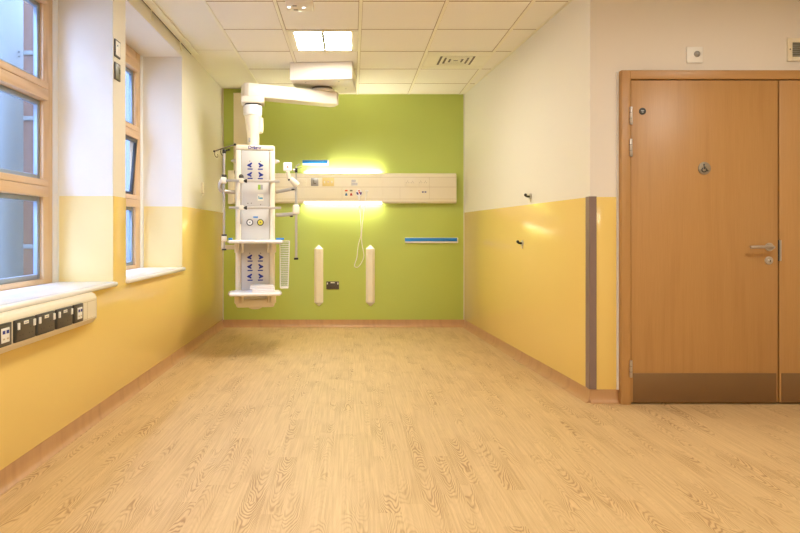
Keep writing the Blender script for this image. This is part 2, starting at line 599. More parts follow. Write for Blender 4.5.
skirting('baseboard_left', (XL, Y0), (XL, YB), (1, 0))
skirting('baseboard_back', (XL, YB), (RB.x, YB), (0, -1))
skirting('baseboard_right', tuple(RA + RN * 0.0 - RD * 0.006), tuple(RB), tuple(RN))
skirting('baseboard_entrance', (RA.x - 0.004, RA.y), (DX0 - 0.002, RA.y), (0, -1))

# ------------------------------------------------------------------ windows
XF = XL - 0.35          # room face of the wood frame
TR = [(1.312, 1.412), (1.888, 1.994), (2.47, 2.57)]   # transom heights


def window(n, w, open_light=None):
    root = struct_empty('window_%d' % n, (XF, (w[0] + w[1]) / 2, SILL))
    ya, yb = w[0] + 0.06, w[1] - 0.06
    fr = MB()
    fr.box(XF - 0.05, XF, yb - 0.115, yb, SILL, HEAD, 0, 0.002).box(XF - 0.05, XF, ya, ya + 0.115, SILL, HEAD, 0, 0.002)
    fr.box(XF - 0.12, XF + 0.002, ya + 0.115, yb - 0.115, HEAD - 0.075, HEAD, 1, 0.002)
    fr.box(XF - 0.12, XF + 0.002, ya + 0.115, yb - 0.115, SILL, SILL + 0.03, 1, 0.002)
    fr.build('window_frame', [M['pine_v'], M['pine_h']], root)
    for (za, zb) in TR:
        t = MB().box(XF - 0.10, XF + 0.03, ya + 0.115, yb - 0.11, za, za + (zb - za) * 0.6, 0, 0.003)
        t.box(XF - 0.10, XF + 0.03, ya + 0.115, yb - 0.11, za + (zb - za) * 0.62, zb, 0, 0.003)
        t.build('transom', M['pine_h'], root)
    tw = MB().box(XF - 0.06, XF + 0.006, yb, w[1], SILL, HEAD).box(XF - 0.06, XF + 0.006, w[0], ya, SILL, HEAD)
    tw.build('frame_bead', M['trimw'], root)
    # four lights one above another
    zs = [SILL + 0.03] + [z for t in TR for z in t] + [HEAD - 0.075]
    for k in range(4):
        za, zb = zs[2 * k], zs[2 * k + 1]
        y0, y1 = ya + 0.115, yb - 0.115
        if zb - za < 0.01:
            continue
        if zb - za < 0.09:
            continue
        tilt = open_light == k
        X = None
        mb = MB()
        x0, x1 = XF - 0.045, XF - 0.02
        if tilt:
            X = Matrix.Translation((x1, 0, za + 0.02)) @ Matrix.Rotation(math.radians(5), 4, 'Y') @ Matrix.Translation((-x1, 0, -za - 0.02))
        wd = 0.03
        mat = 1 if tilt else 0
        mb.box(x0, x1, y0, y0 + wd, za, zb, mat, 0.003, X=X).box(x0, x1, y1 - wd, y1, za, zb, mat, 0.003, X=X)
        mb.box(x0, x1, y0 + wd, y1 - wd, za, za + wd, mat, 0.003, X=X).box(x0, x1, y0 + wd, y1 - wd, zb - wd, zb, mat, 0.003, X=X)
        sash = mb.build('sash', [M['alu'], M['socket_edge']], root)
        MB().box(x1 - 0.018, x1 - 0.012, y0 + wd - 0.005, y1 - wd + 0.005, za + wd - 0.005, zb - wd + 0.005, X=X).build('pane', M['glass'], sash)
    # white sill board with a rounded nose
    s = MB().box(XF - 0.01, XL + 0.0, w[0] + 0.001, w[1] - 0.004, SILL - 0.03, SILL, 0, 0.001)
    s.box(XL - 0.02, XL + 0.032, w[0] - 0.012, w[1] + 0.012, SILL - 0.03, SILL, 0, 0.013, 3)
    s.build('window_sill', M['sill'], root)
    return root

window(1, W1)
window(2, W2, open_light=1)

# outside the windows
struct(MB().box(-14, XL - 0.45, -8, 26, -0.4, -0.15), 'exterior_ground', M['paving'])
struct(MB().box(-9.4, -9.0, -8, 34, -0.15, 8.2), 'exterior_facade', M['facade'])
ec = MB().cyl((-2.95, 5.30, -0.15), (-2.95, 5.30, 6.0), 0.20, n=40)
for z in (2.56, 2.60):
    ec.cyl((-2.95 + 0.18, 5.30 - 0.10, z), (-2.95 + 0.19, 5.30 - 0.105, z), 0.006, n=8, mat=1)
struct(ec, 'exterior_column', [M['cladcol'], M['socket_edge']])
ef = MB().box(-2.315, -2.225, 4.40, 4.47, -0.15, 4.5, 0, 0.004)
for z in (1.0, 1.9, 2.36):
    ef.box(-2.31, -2.23, 4.385, 4.40, z - 0.015, z + 0.015, 1, 0.002)
struct(ef, 'exterior_pillar', [M['fin'], M['cladcol']])

# ------------------------------------------------------------------ double door
door = struct_empty('door_1', (2.26, 4.03, 0))
YF = 3.985
df = MB().box(DX0, DX0 + 0.060, YF, 4.13, 0, DTOP, 0, 0.002).box(DX1 - 0.07, DX1, YF, 4.13, 0, DTOP, 0, 0.002)
df.box(DX0 + 0.060, DX1 - 0.07, YF, 4.13, 2.077, DTOP, 1, 0.002)
df.box(DX0 + 0.060, DX1 - 0.07, 4.07, 4.13, 0.0, 2.077, 2)
df.build('door_frame', [M['door_frame'], M['head_frame'], M['dark']], door)
YD = 3.994


def leaf(x0, x1):
    l = MB().box(x0, x1, YD, YD + 0.045, 0.012, 2.070, 0, 0.0015).build('door_leaf', M['door'], door)
    MB().box(x0 + 0.012, x1 - 0.010, YD - 0.0025, YD + 0.001, 0.016, 0.199, 0, 0.0008).build('kick_plate', M['bronze'], l)
    return l

lf = leaf(1.783, 2.721)
lf2 = leaf(2.731, 3.645)
for py0, py1 in ((107, 124.5), (139, 156.5), (360, 377)):
    za, zb = CH + (232 - py1) / 156.5, CH + (232 - py0) / 156.5
    h = MB().cyl((1.776, 3.981, za), (1.776, 3.981, zb), 0.0075, n=12, bev=0.002)
    for k in (1 / 3, 2 / 3):
        h.cyl((1.776, 3.981, za + (zb - za) * k - 0.001), (1.776, 3.981, za + (zb - za) * k + 0.001), 0.0082, n=12, mat=1)
    h.box(1.776, 1.788, 3.984, YD + 0.01, za, zb, 0)
    h.build('hinge', [M['steel'], M['socket_edge']], lf)
p = at(769, 247, YD)
hd = MB().lathe(p, [(0.027, 0), (0.027, 0.007), (0.025, 0.009), (0.011, 0.010), (0.010, 0.045)], axis='Y')
hd.tube([(p.x - 0.006, YD - 0.04, p.z + 0.002), (p.x - 0.012, YD - 0.052, p.z + 0.002), (p.x - 0.05, YD - 0.056, p.z + 0.002), (p.x - 0.10, YD - 0.056, p.z + 0.002), (p.x - 0.150, YD - 0.050, p.z - 0.001)], 0.0098, 12, smooth=2)
hd.build('door_handle', M['steel'], lf)
p = at(768.5, 260.5, YD)
lk = MB().lathe(p, [(0.026, 0), (0.026, 0.006), (0.023, 0.009)], axis='Y')
lk.lathe(p, [(0.010, 0.0), (0.010, 0.016), (0.008, 0.018)], axis='Y', mat=0)
lk.box(p.x - 0.002, p.x + 0.002, YD - 0.0195, YD - 0.017, p.z - 0.008, p.z + 0.006, 1)
lk.build('lock_escutcheon', [M['steel'], M['black']], lf)
za, zb = CH + (232 - 261) / 156.5, CH + (232 - 240) / 156.5
MB().box(2.731, 2.744, YD - 0.002, YD + 0.02, za, zb, 0).box(2.722, 2.731, YD + 0.001, YD + 0.02, za, zb, 1).build('strike_plate', [M['steel'], M['black']], lf2)
# accessible-toilet disc: wheelchair figure
p = at(704.3, 168.3, YD)
sg = MB().lathe(p, [(0.0405, 0), (0.0405, 0.003), (0.039, 0.004)], n=36, axis='Y')
yy = YD - 0.0045
sg.lathe((p.x - 0.004, YD - 0.0035, p.z + 0.023), [(0.0062, 0), (0.0062, 0.0012)], n=14, axis='Y', mat=1)
sg.tube([(p.x - 0.004, yy, p.z + 0.016), (p.x - 0.001, yy, p.z - 0.003), (p.x + 0.012, yy, p.z - 0.004), (p.x + 0.019, yy, p.z - 0.018), (p.x + 0.025, yy, p.z - 0.016)], 0.0033, 6, mat=1)
sg.tube([(p.x - 0.003, yy, p.z + 0.008), (p.x + 0.009, yy, p.z + 0.007)], 0.0028, 6, mat=1)
arc = [(p.x - 0.003 + 0.0155 * math.cos(t), yy, p.z - 0.010 + 0.0135 * math.sin(t)) for t in [math.radians(110 + 23 * k) for k in range(11)]]
sg.tube(arc, 0.0033, 6, mat=1)
tag(sg.build('wheelchair_sign', [plain('dull_metal_disc', (150, 136, 116), 0.5, 0.2), M['black']], lf), 'round grey disc with a black wheelchair symbol')
p = at(642.3, 111.3, YD)
fs = MB().lathe(p, [(0.0225, 0), (0.0225, 0.003), (0.021, 0.004)], n=28, axis='Y')
fs.box(p.x - 0.010, p.x + 0.010, YD - 0.0046, YD - 0.0035, p.z + 0.001, p.z + 0.006, 1).box(p.x - 0.006, p.x + 0.006, YD - 0.0046, YD - 0.0035, p.z - 0.008, p.z - 0.003, 1)
tag(fs.build('door_sign', [M['socket_edge'], M['silver']], lf), 'small round dark disc with pale print')

# ================================================================== things on the walls
# brown corner guard
gx, gy = RA.x, RA.y
cg = MB()
w = 0.06
p0 = RA + RD * w
cg.prism([(p0.x + RN.x * 0.004, p0.y + RN.y * 0.004), (gx - 0.010, gy - 0.006), (gx - 0.004, gy - 0.012), (gx + 0.036, gy - 0.012), (gx + 0.036, gy - 0.004), (gx, gy - 0.004), (gx - 0.003, gy),
          (p0.x + RN.x * 0.003, p0.y + RN.y * 0.003)], 'z', SK + 0.002, RAIL + 0.004)
tag(cg.build('corner_guard', M['guard']), 'brown grey corner guard strip on the wall edge beside the door', 'corner guard')

# call indicator above the door
p = at(694, 55.2, RA.y)
ci = thing('call_indicator', (p.x, RA.y, p.z - 0.051), 'small white square wall plate with round sensor above the door', 'sensor')
MB().box(p.x - 0.052, p.x + 0.052, RA.y - 0.012, RA.y, p.z - 0.052, p.z + 0.052, 0, 0.004).build('plate', M['white'], ci)
q = at(696, 54.5, RA.y)
MB().lathe((q.x, RA.y - 0.011, q.z), [(0.020, 0), (0.020, 0.004), (0.016, 0.012), (0.006, 0.018)], axis='Y').build('dome', M['silver'], ci)

# louvred grille above the door
a, b = at(786.5, 61.5, RA.y), at(786.5, 38.5, RA.y)
gr = thing('wall_grille', (a.x + 0.19, RA.y, a.z), 'cream framed wall grille with grey louvres above the door', 'grille')
x0, x1, z0, z1 = a.x, a.x + 0.38, a.z, b.z
fr = MB().box(x0, x0 + 0.03, RA.y - 0.014, RA.y, z0, z1, 0, 0.002).box(x1 - 0.03, x1, RA.y - 0.014, RA.y, z0, z1, 0, 0.002)
fr.box(x0 + 0.03, x1 - 0.03, RA.y - 0.014, RA.y, z0, z0 + 0.028, 0, 0.002).box(x0 + 0.03, x1 - 0.03, RA.y - 0.014, RA.y, z1 - 0.028, z1, 0, 0.002)
fr.cyl((x0 + 0.014, RA.y - 0.016, z0 + 0.075), (x0 + 0.014, RA.y - 0.013, z0 + 0.075), 0.004, n=10, mat=1)
fr.build('frame', [M['cream'], M['socket_edge']], gr)
lv = MB().box(x0 + 0.03, x1 - 0.03, RA.y - 0.003, RA.y, z0 + 0.028, z1 - 0.028, 0)
for k in range(7):
    z = z0 + 0.034 + k * 0.0135
    lv.box(-0.0, x1 - x0 - 0.06, -0.008, 0.0, -0.0015, 0.0015, 1, X=Matrix.Translation((x0 + 0.03, RA.y - 0.003, z)) @ Matrix.Rotation(math.radians(-35), 4, 'X'))
lv.build('louvre_panel', [M['olive'], M['silver']], gr)

# two little hook pins on the right wall
def wall_pin(px, py, label):
    t = (px - 352) / F
    # distance where the right wall is seen at px
    k = (RA.x - t * RA.y) / (t * RD.y - RD.x)
    P2 = RA + RD * k
    z = CH + (232 - py) / (F / P2.y)
    root = thing('wall_hook', (P2.x, P2.y, z - 0.03), label, 'hook', 'small dark hooks on the side wall')
    n3 = Vector((RN.x, RN.y, 0))
    c = Vector((P2.x, P2.y, z)) + n3 * 0.004
    d3 = Vector((RD.x, RD.y, 0))
    pl = MB().cyl(c, c + n3 * 0.008, 0.027, 0.024, n=24, bev=0.002)
    pl.cyl(c + Vector((0, 0, -0.032)), c + Vector((0, 0, -0.032)) + n3 * 0.006, 0.012, n=16, mat=1)
    pl.build('rose', [M['steel'], M['cream']], root)
    MB().tube([c + n3 * 0.006, c + n3 * 0.026, c + n3 * 0.038 + Vector((0, 0, 0.004)), c + n3 * 0.042 + Vector((0, 0, 0.012))], 0.009, 10, smooth=2).ball(c + n3 * 0.042 + Vector((0, 0, 0.013)), 0.0125).build('prong', M['black'], root)
    return root

wall_pin(531, 196.5, 'small dark hook with chrome rose on the white upper part of wall')
wall_pin(523, 243.2, 'small dark hook with chrome rose on the glossy yellow wall sheet')

# switch plates on the pier between the windows
def pier_plate(py, label, style):
    c = at(117, py, 3.985)
    z = c.z
    y0, y1 = 3.985 - 0.047, 3.985 + 0.043
    root = thing('wall_plate', (XL, 3.985, z - 0.052), label, 'wall plate')
    MB().box(XL, XL + 0.009, y0, y1, z - 0.055, z + 0.055, 0, 0.003).build('rim', M['socket_edge'], root)
    if style == 'white':
        f = MB().box(XL + 0.008, XL + 0.011, y0 + 0.010, y1 - 0.010, z - 0.045, z + 0.045, 0, 0.001)
        f.cyl((XL + 0.0105, 3.97, z + 0.018), (XL + 0.013, 3.97, z + 0.018), 0.006, n=12, mat=1)
        f.build('face', [M['white'], M['teal']], root)
    else:
        f = MB().box(XL + 0.008, XL + 0.011, y0 + 0.008, y1 - 0.008, z - 0.048, z + 0.048, 0, 0.001)
        f.box(XL + 0.010, XL + 0.0125, y0 + 0.02, y1 - 0.02, z + 0.030, z + 0.044, 1, 0.0008)
        f.box(XL + 0.010, XL + 0.015, y1 - 0.03, y1 - 0.014, z - 0.01, z + 0.02, 0, 0.001)
        f.build('face', [M['olive'], M['silver']], root)

pier_plate(49.2, 'dark rimmed plate with white face on pier between windows, upper of two', 'white')
pier_plate(72, 'grey green switch plate on pier between windows, below the white faced one', 'grey')

# small cream holder on the left wall
q = at(202, 188.5, 6.25)
hb = thing('wall_bracket', (XL, 6.25, q.z - 0.07), 'slim cream bracket on the white wall past the farther window', 'bracket')
MB().box(XL, XL + 0.018, 6.22, 6.275, q.z - 0.05, q.z + 0.06, 0, 0.004).build('body', M['cream'], hb)
MB().box(XL, XL + 0.012, 6.276, 6.295, q.z - 0.035, q.z + 0.02, 0, 0.003).build('side_plate', M['lilac'], hb)
MB().tube([(XL + 0.012, 6.24, q.z - 0.04), (XL + 0.02, 6.24, q.z - 0.062), (XL + 0.008, 6.225, q.z - 0.078)], 0.006, 8, smooth=1).build('tail', M['cream'], hb)

# curtain track
ct = thing('curtain_track', (XL + 0.045, 4.3, ZM - 0.02), 'white curtain track along the ceiling edge above the windows', 'curtain track')
tk = MB().box(XL + 0.014, XL + 0.08, 2.2, 5.79, ZM - 0.018, ZM, 0, 0.006)
tk.box(XL + 0.001, XL + 0.013, 2.2, 5.81, ZM - 0.008, ZM, 1)  # charcoal strip paints the shade in the gap beside the wall
tk.build('track', [M['tbar'], M['socket_edge']], ct)
for yk in (4.62, 5.40):
    MB().tube([(XL + 0.018, yk, ZM - 0.012), (XL + 0.018, yk, ZM - 0.055), (XL + 0.02, yk + 0.012, ZM - 0.085), (XL + 0.02, yk + 0.03, ZM - 0.09), (XL + 0.02, yk + 0.034, ZM - 0.07)], 0.006, 8, smooth=2).build('hook', M['tbar'], ct)

# ------------------------------------------------------------------ dado trunking under the near window
dt = thing('dado_trunking', (XL, 2.9, 0.593), 'cream cable trunking with dark sockets below the near window', 'trunking')
ZT0, ZT1 = 0.592, 0.762
XT = XL + 0.058
prof = [(XL, ZT0), (XL + 0.035, ZT0), (XT, ZT0 + 0.028), (XT, ZT1 - 0.03), (XT - 0.008, ZT1 - 0.012), (XL + 0.03, ZT1), (XL, ZT1)]
MB().prism(prof, 'y', 1.9, 3.525, bev=0.002).build('body', M['cream'], dt)
dz0, dz1 = ZT0 + 0.038, ZT1 - 0.045
sm = MB().box(XT - 0.001, XT + 0.0012, 1.9, 3.522, dz0 - 0.004, dz0 - 0.002, 0).box(XT - 0.001, XT + 0.0012, 1.9, 3.522, dz1 + 0.002, dz1 + 0.004, 0)
sm.box(XT - 0.001, XT + 0.0008, 3.405, 3.407, dz0 - 0.002, dz1 + 0.002, 0)
sm.build('cover_line', M['seam'], dt)
MB().prism([(x, z) for x, z in prof], 'y', 3.525, 3.531, bev=0.001).build('end_cap', M['cream'], dt)


def trunk_y(px):
    return F * (-(XT + 0.012)) / (352 - px)


def trunk_socket(pa, pb, kind):
    ya, yb = trunk_y(pa), trunk_y(pb)
    za, zb = dz0 - 0.002, dz1 + 0.007
    rim = MB().box(XT - 0.001, XT + 0.012, ya, yb, za, zb, 0, 0.004)
    rim.box(XT + 0.010, XT + 0.014, ya + 0.008, yb - 0.006, za + 0.008, zb - 0.008, 1, 0.001)
    if kind == 'double':
        for k in (0.27, 0.73):
            yc = ya + (yb - ya) * k
            for dy, dz in ((0, 0.024), (-0.012, -0.002), (0.012, -0.002)):
                rim.box(XT + 0.0135, XT + 0.0145, yc + dy - 0.003, yc + dy + 0.003, za + 0.03 + dz - 0.002, za + 0.03 + dz + 0.002, 2)
    o = rim.build('double_socket' if kind == 'double' else 'data_outlet', [M['socket_edge'], M['socket'], M['black']], dt)
    if kind == 'double':
        for yc in (ya + 0.018, yb - 0.016):
            MB().box(XT + 0.013, XT + 0.020, yc - 0.008, yc + 0.008, zb - 0.042, zb - 0.012, 0, 0.002).build('switch', M['white'], o)
        yc = (ya + yb) / 2
        MB().box(XT + 0.013, XT + 0.0155, yc - 0.02, yc + 0.02, zb - 0.025, zb - 0.010, 0, 0.001).box(XT + 0.015, XT + 0.016, yc - 0.014, yc + 0.014, zb - 0.019, zb - 0.016, 1).build('socket_label', [M['paper'], M['lilac']], o)
    else:
        w_ = (yb - ya)
        f = MB().box(XT + 0.013, XT + 0.017, ya + w_ * 0.28, yb - w_ * 0.22, za + 0.018, zb - 0.018, 0, 0.001)
        for yc in (ya + w_ * 0.41, ya + w_ * 0.65):
            f.box(XT + 0.0165, XT + 0.018, yc - w_ * 0.08, yc + w_ * 0.08, zb - 0.042, zb - 0.028, 1)
            f.box(XT + 0.0165, XT + 0.0175, yc - w_ * 0.06, yc + w_ * 0.06, za + 0.030, za + 0.036, 2)
        f.build('data_face', [M['white'], M['ink'], M['seam']], o)

trunk_socket(-4, 12, 'data')
trunk_socket(15.5, 35.5, 'double')
trunk_socket(37.2, 55, 'double')
trunk_socket(57, 72.6, 'double')
trunk_socket(74.5, 83.5, 'data')

# ------------------------------------------------------------------ ceiling fittings
def ceiling_light(cx, cy, label, mat='lamp'):
    root = thing('ceiling_light', (cx, cy, ZC), label, 'ceiling light', 'recessed ceiling light panels')
    h = 0.285
    f = MB()
    for (xa, xb, ya, yb) in ((-h, h, -h, -0.245), (-h, h, 0.245, h), (-h, -0.228, -0.245, 0.245), (0.228, h, -0.245, 0.245)):
        f.box(cx + xa, cx + xb, cy + ya, cy + yb, ZC - 0.007, ZC, 0, 0.001)
    f.box(cx - 0.012, cx + 0.012, cy - 0.245, cy + 0.245, ZC - 0.0075, ZC - 0.001, 1)
    f.build('frame', [M['tbar'], M['socket']], root)
    for s in (-1, 1):
        MB().box(cx + min(s * 0.012, s * 0.228), cx + max(s * 0.012, s * 0.228), cy - 0.245, cy + 0.245, ZC - 0.005, ZC - 0.001).build('diffuser', M[mat], root)
    return root

ceiling_light(-0.236, 5.232, 'square white ceiling light with two bright panes before the green wall', 'alcove_lamp')
for cx, cy, lb in ((-0.236, 2.232, 'square ceiling light over the open floor, next in line from the bed wall'),
                   (-0.236, -0.768, 'unseen square ceiling light added to brighten the rear of the room'),  # rear pair is unseen, added to light the room
                   (2.451, 2.232, 'square ceiling light in front of the wooden double door'),
                   (2.451, -0.768, 'unseen square ceiling light added at the rear, far from windows')):
    ceiling_light(cx, cy, lb)

# four-way air diffuser
vt = thing('ceiling_vent', (0.96, 5.832, ZC), 'cream square ceiling air vent with stepped louvres near the side wall', 'vent')
vp = MB()
vx, vy = 0.965, 5.82
oh, ihx, ihy = 0.285, 0.185, 0.175
for (xa, xb, ya, yb) in ((-oh, oh, -oh, -ihy), (-oh, oh, ihy, oh), (-oh, -ihx, -ihy, ihy), (ihx, oh, -ihy, ihy)):
    vp.box(vx + xa, vx + xb, vy + ya, vy + yb, ZC - 0.008, ZC, 0, 0.001)
vp.build('frame', M['tbar'], vt)
MB().box(vx - ihx, vx + ihx, vy - ihy, vy + ihy, ZC - 0.001, ZC + 0.0).build('duct_shade_plate', M['vent_dark'], vt)  # flat brown plate paints the shade inside the duct
for k in range(4):
    a = 1 - k * 0.25
    b = a - 0.13
    lo = MB()
    zl, zh = ZC - 0.007, ZC - 0.002
    xa_, xb_, ya_, yb_ = ihx * a, ihx * b, ihy * a, ihy * b
    lo.prism([(vx - xa_, vy - ya_), (vx + xa_, vy - ya_), (vx + xb_, vy - yb_), (vx - xb_, vy - yb_)], 'z', zl, zh)
    lo.prism([(vx - xa_, vy + ya_), (vx + xa_, vy + ya_), (vx + xb_, vy + yb_), (vx - xb_, vy + yb_)], 'z', zl, zh)
    lo.prism([(vx - xa_, vy - ya_), (vx - xb_, vy - yb_), (vx - xb_, vy + yb_), (vx - xa_, vy + ya_)], 'z', zl, zh)
    lo.prism([(vx + xa_, vy - ya_), (vx + xb_, vy - yb_), (vx + xb_, vy + yb_), (vx + xa_, vy + ya_)], 'z', zl, zh)
    lo.build('louvre', M['tbar'], vt)

# small unit on the ceiling at the top edge of the photo
zc_ = ZC - 0.12
sL = 1.48
Ya, Yb = F * sL / 229, F * sL / 220
xa, xb = (285 - 352) / (229 / sL), (313.5 - 352) / (224 / sL)
su = thing('ceiling_sensor', ((xa + xb) / 2, (Ya + Yb) / 2, zc_), 'small cream unit with two little lights hanging under the ceiling', 'sensor')
MB().box(xa, xb, Ya, Yb, zc_, zc_ + 0.045, 0, 0.012, 3).box(xa + 0.03, xb - 0.03, Ya + 0.02, Yb - 0.02, zc_ + 0.04, ZC, 0, 0.005).build('body', M['cream_arm'], su)
wX, wY = xb - xa, Yb - Ya
for fx, fy, r in ((0.08, 0.45, 0.012), (0.62, 0.5, 0.011)):
    MB().cyl((xa + wX * (fx + 0.02), Ya + wY * fy, zc_ - 0.002), (xa + wX * (fx + 0.02), Ya + wY * fy, zc_ + 0.002), r, n=14).build('indicator_light', M['led'], su)
for fx, fy in ((0.32, 0.3), (0.33, 0.75)):
    MB().box(xa + wX * fx - 0.014, xa + wX * fx + 0.014, Ya + wY * fy - 0.008, Ya + wY * fy + 0.008, zc_ - 0.0015, zc_ + 0.002, 0).build('sensor_eye', M['vent_dark'], su)

# ================================================================== back wall
YT = 7.146


def bt(px, py):
    return at(px, py, YT)

ZB0, ZB1 = bt(0, 203.3).z, bt(0, 173).z
bx0, bx1 = bt(228.6, 0).x, bt(456, 0).x
bh = thing('bedhead_trunking', ((bx0 + bx1) / 2, YB, ZB0), 'long cream bed head unit with lit strips across the green wall', 'bed head unit')
prof = [(YB - 0.005, ZB0 + 0.005), (YT + 0.02, ZB0), (YT, ZB0 + 0.02), (YT, ZB1 - 0.045), (YT + 0.012, ZB1 - 0.012), (YT + 0.03, ZB1), (YB - 0.005, ZB1)]
lx0, lx1 = bt(304, 0).x, bt(382, 0).x
bd = MB()
bd.prism(prof, 'x', bx0, lx0, bev=0.003).prism(prof, 'x', lx1, bx1, bev=0.003)
bd.prism([(YT + 0.04, ZB0 + 0.02), (YT, ZB0 + 0.02), (YT, ZB1 - 0.045), (YT + 0.012, ZB1 - 0.012), (YT + 0.024, ZB1), (YT + 0.034, ZB1), (YT + 0.04, ZB1 - 0.012)], 'x', lx0, lx1)
bd.box(lx0, lx1, YT + 0.04, YB - 0.005, ZB0 + 0.02, ZB1 - 0.035)
bd.box(lx0, lx1, YB - 0.012, YB - 0.005, ZB0, ZB1 - 0.03)
bd.build('body', M['cream'], bh)
MB().prism(prof, 'x', bx1 - 0.001, bx1 + 0.006, bev=0.002).build('end_cap', M['cream'], bh)
MB().box(bx0 - 0.006, bx0 + 0.06, YT - 0.01, YB - 0.005, ZB0 - 0.006, ZB1 + 0.03, 0, 0.004).build('end_box', M['cream'], bh)
ln = MB()
for py in (177.2, 187, 199):
    z = bt(0, py).z
    ln.box(bx0 + 0.06, bx1 - 0.002, YT - 0.001, YT + 0.002, z - 0.002, z + 0.002)
for px in (342, 400, 429.5):
    x = bt(px, 0).x
    ln.box(x - 0.001, x + 0.001, YT - 0.0008, YT + 0.002, bt(0, 199).z, bt(0, 187).z)
x = bt(429.5, 0).x
ln.box(x - 0.001, x + 0.001, YT - 0.0008, YT + 0.002, bt(0, 187).z, bt(0, 177).z)
ln.build('cover_line', M['seam'], bh)
MB().box(lx0, lx1, YT + 0.045, YB - 0.02, ZB1 - 0.03, ZB1 - 0.012, 0, 0.003).build('up_light', M['bedlamp_up'], bh)
MB().box(lx0, lx1, YT + 0.014, YB - 0.012, ZB0 - 0.002, ZB0 + 0.016, 0, 0.003).build('down_light', M['bedlamp'], bh)
MB().box(lx0, lx1, YT - 0.002, YT + 0.013, ZB0 - 0.003, ZB0 + 0.024, 0, 0.003).build('light_lens', M['lens'], bh)


def faceplate(pa, pb, ya, yb, name, mats, draw=None, label=None):
    a, b = bt(pa, yb), bt(pb, ya)
    f = MB().box(a.x, b.x, YT - 0.006, YT + 0.002, a.z, b.z, 0, 0.002)
    if draw:
        draw(f, a, b)
    o = f.build(name, mats, bh)
    if label:
        o['label'] = label
    return o


def pins(f, a, b):
    for k in (0.27, 0.73):
        x = a.x + (b.x - a.x) * k
        z = (a.z + b.z) / 2
        for dx, dz in ((0, 0.012), (-0.012, -0.006), (0.012, -0.006)):
            f.box(x + dx - 0.003, x + dx + 0.003, YT - 0.007, YT - 0.005, z + dz - 0.003, z + dz + 0.003, 1)
    for k in (0.08, 0.92):
        x = a.x + (b.x - a.x) * k
        f.box(x - 0.005, x + 0.005, YT - 0.009, YT - 0.005, b.z - 0.03, b.z - 0.012, 0, 0.001)

faceplate(297.5, 306.5, 178.5, 186, 'double_socket', [M['cream'], M['seam']], pins)
faceplate(405, 415, 178.5, 186, 'double_socket', [M['cream'], M['vent_dark']], pins)
faceplate(418, 428, 178.5, 186, 'double_socket', [M['cream'], M['vent_dark']], pins)


def slot(f, a, b):
    c = (a + b) / 2
    f.box(c.x - 0.014, c.x - 0.006, YT - 0.0075, YT - 0.005, c.z - 0.022, c.z + 0.022, 1)
    f.box(c.x - 0.006, c.x + 0.016, YT - 0.0075, YT - 0.005, c.z - 0.022, c.z - 0.012, 1)

faceplate(311, 318.4, 178, 186, 'switch_plate', [M['silver'], M['vent_dark']], slot, 'grey switch plate')


def tv(f, a, b):
    c = (a + b) / 2
    f.lathe((c.x, YT - 0.0055, c.z), [(0.011, 0), (0.011, 0.003)], axis='Y', mat=1)
    f.lathe((c.x, YT - 0.008, c.z), [(0.005, 0), (0.005, 0.002)], axis='Y', mat=2)
    for dx in (-0.042, 0.042):
        f.box(c.x + dx - 0.008, c.x + dx + 0.008, YT - 0.009, YT - 0.005, c.z - 0.016, c.z + 0.01, 1, 0.002)

faceplate(322.3, 334, 177.6, 186.2, 'call_plate', [plain('pale_yellow_plate', (242, 220, 150), 0.4), M['paper'], M['orange']], tv, 'pale yellow plate with round button')


def lines(f, a, b):
    for k in (0.2, 0.42, 0.64, 0.86):
        z = a.z + (b.z - a.z) * k
        f.box(a.x + 0.006, b.x - 0.006 - 0.02 * (k > 0.6), YT - 0.0068, YT - 0.005, z - 0.003, z + 0.003, 1)

faceplate(351, 358, 179.3, 186.2, 'instruction_label', [M['paper'], M['lilac']], lines, 'white label with lilac print')
for px, py, mt in ((346.3, 190.6, 'orange'), (351.2, 190.6, 'olive'), (346.3, 194.4, 'teal'), (351.2, 194.4, 'red')):
    c = bt(px, py)
    o = MB()
    if py < 192:
        o.box(c.x - 0.015, c.x + 0.015, YT - 0.010, YT + 0.001, c.z - 0.008, c.z + 0.008, 0, 0.003)
    else:
        o.prism([(c.x - 0.015, c.z - 0.014), (c.x + 0.015, c.z - 0.014), (c.x + 0.008, c.z + 0.014), (c.x - 0.008, c.z + 0.014)], 'y', YT - 0.012, YT + 0.001, bev=0.002)
    tag(o.build('gas_outlet', M[mt], bh), {'orange': 'orange button', 'olive': 'grey green button', 'teal': 'blue outlet', 'red': 'red outlet'}[mt])
for px in (422.8, 425.4):
    c = bt(px, 192)
    MB().box(c.x - 0.010, c.x + 0.010, YT - 0.005, YT + 0.001, c.z - 0.007, c.z + 0.007, 0, 0.001).build('data_outlet', M['ink'], bh)

# nurse call handset with its looping lead, hooked on the unit
c = bt(359, 193)
hs = thing('call_handset', (c.x, YT - 0.02, c.z - 0.6), 'white call handset with coloured buttons hooked on bed head unit', 'handset')
MB().lathe((c.x, YT - 0.006, c.z), [(0.036, 0), (0.040, 0.006), (0.038, 0.016), (0.03, 0.02)], axis='Y').box(c.x - 0.012, c.x + 0.012, YT - 0.024, YT - 0.006, c.z - 0.075, c.z - 0.02, 0, 0.006).build('body', M['white'], hs)
for dx, dz, mt in ((0.0, 0.022, 'orange'), (-0.022, 0.0, 'purple'), (0.022, 0.0, 'purple'), (0.004, 0.002, 'orange'), (-0.014, -0.012, 'purple'), (0.018, -0.012, 'purple')):
    MB().lathe((c.x + dx, YT - 0.0255, c.z + dz), [(0.0095, 0), (0.0095, 0.003), (0.008, 0.0045)], n=14, axis='Y').build('button', M[mt], hs)
yl = YT - 0.02
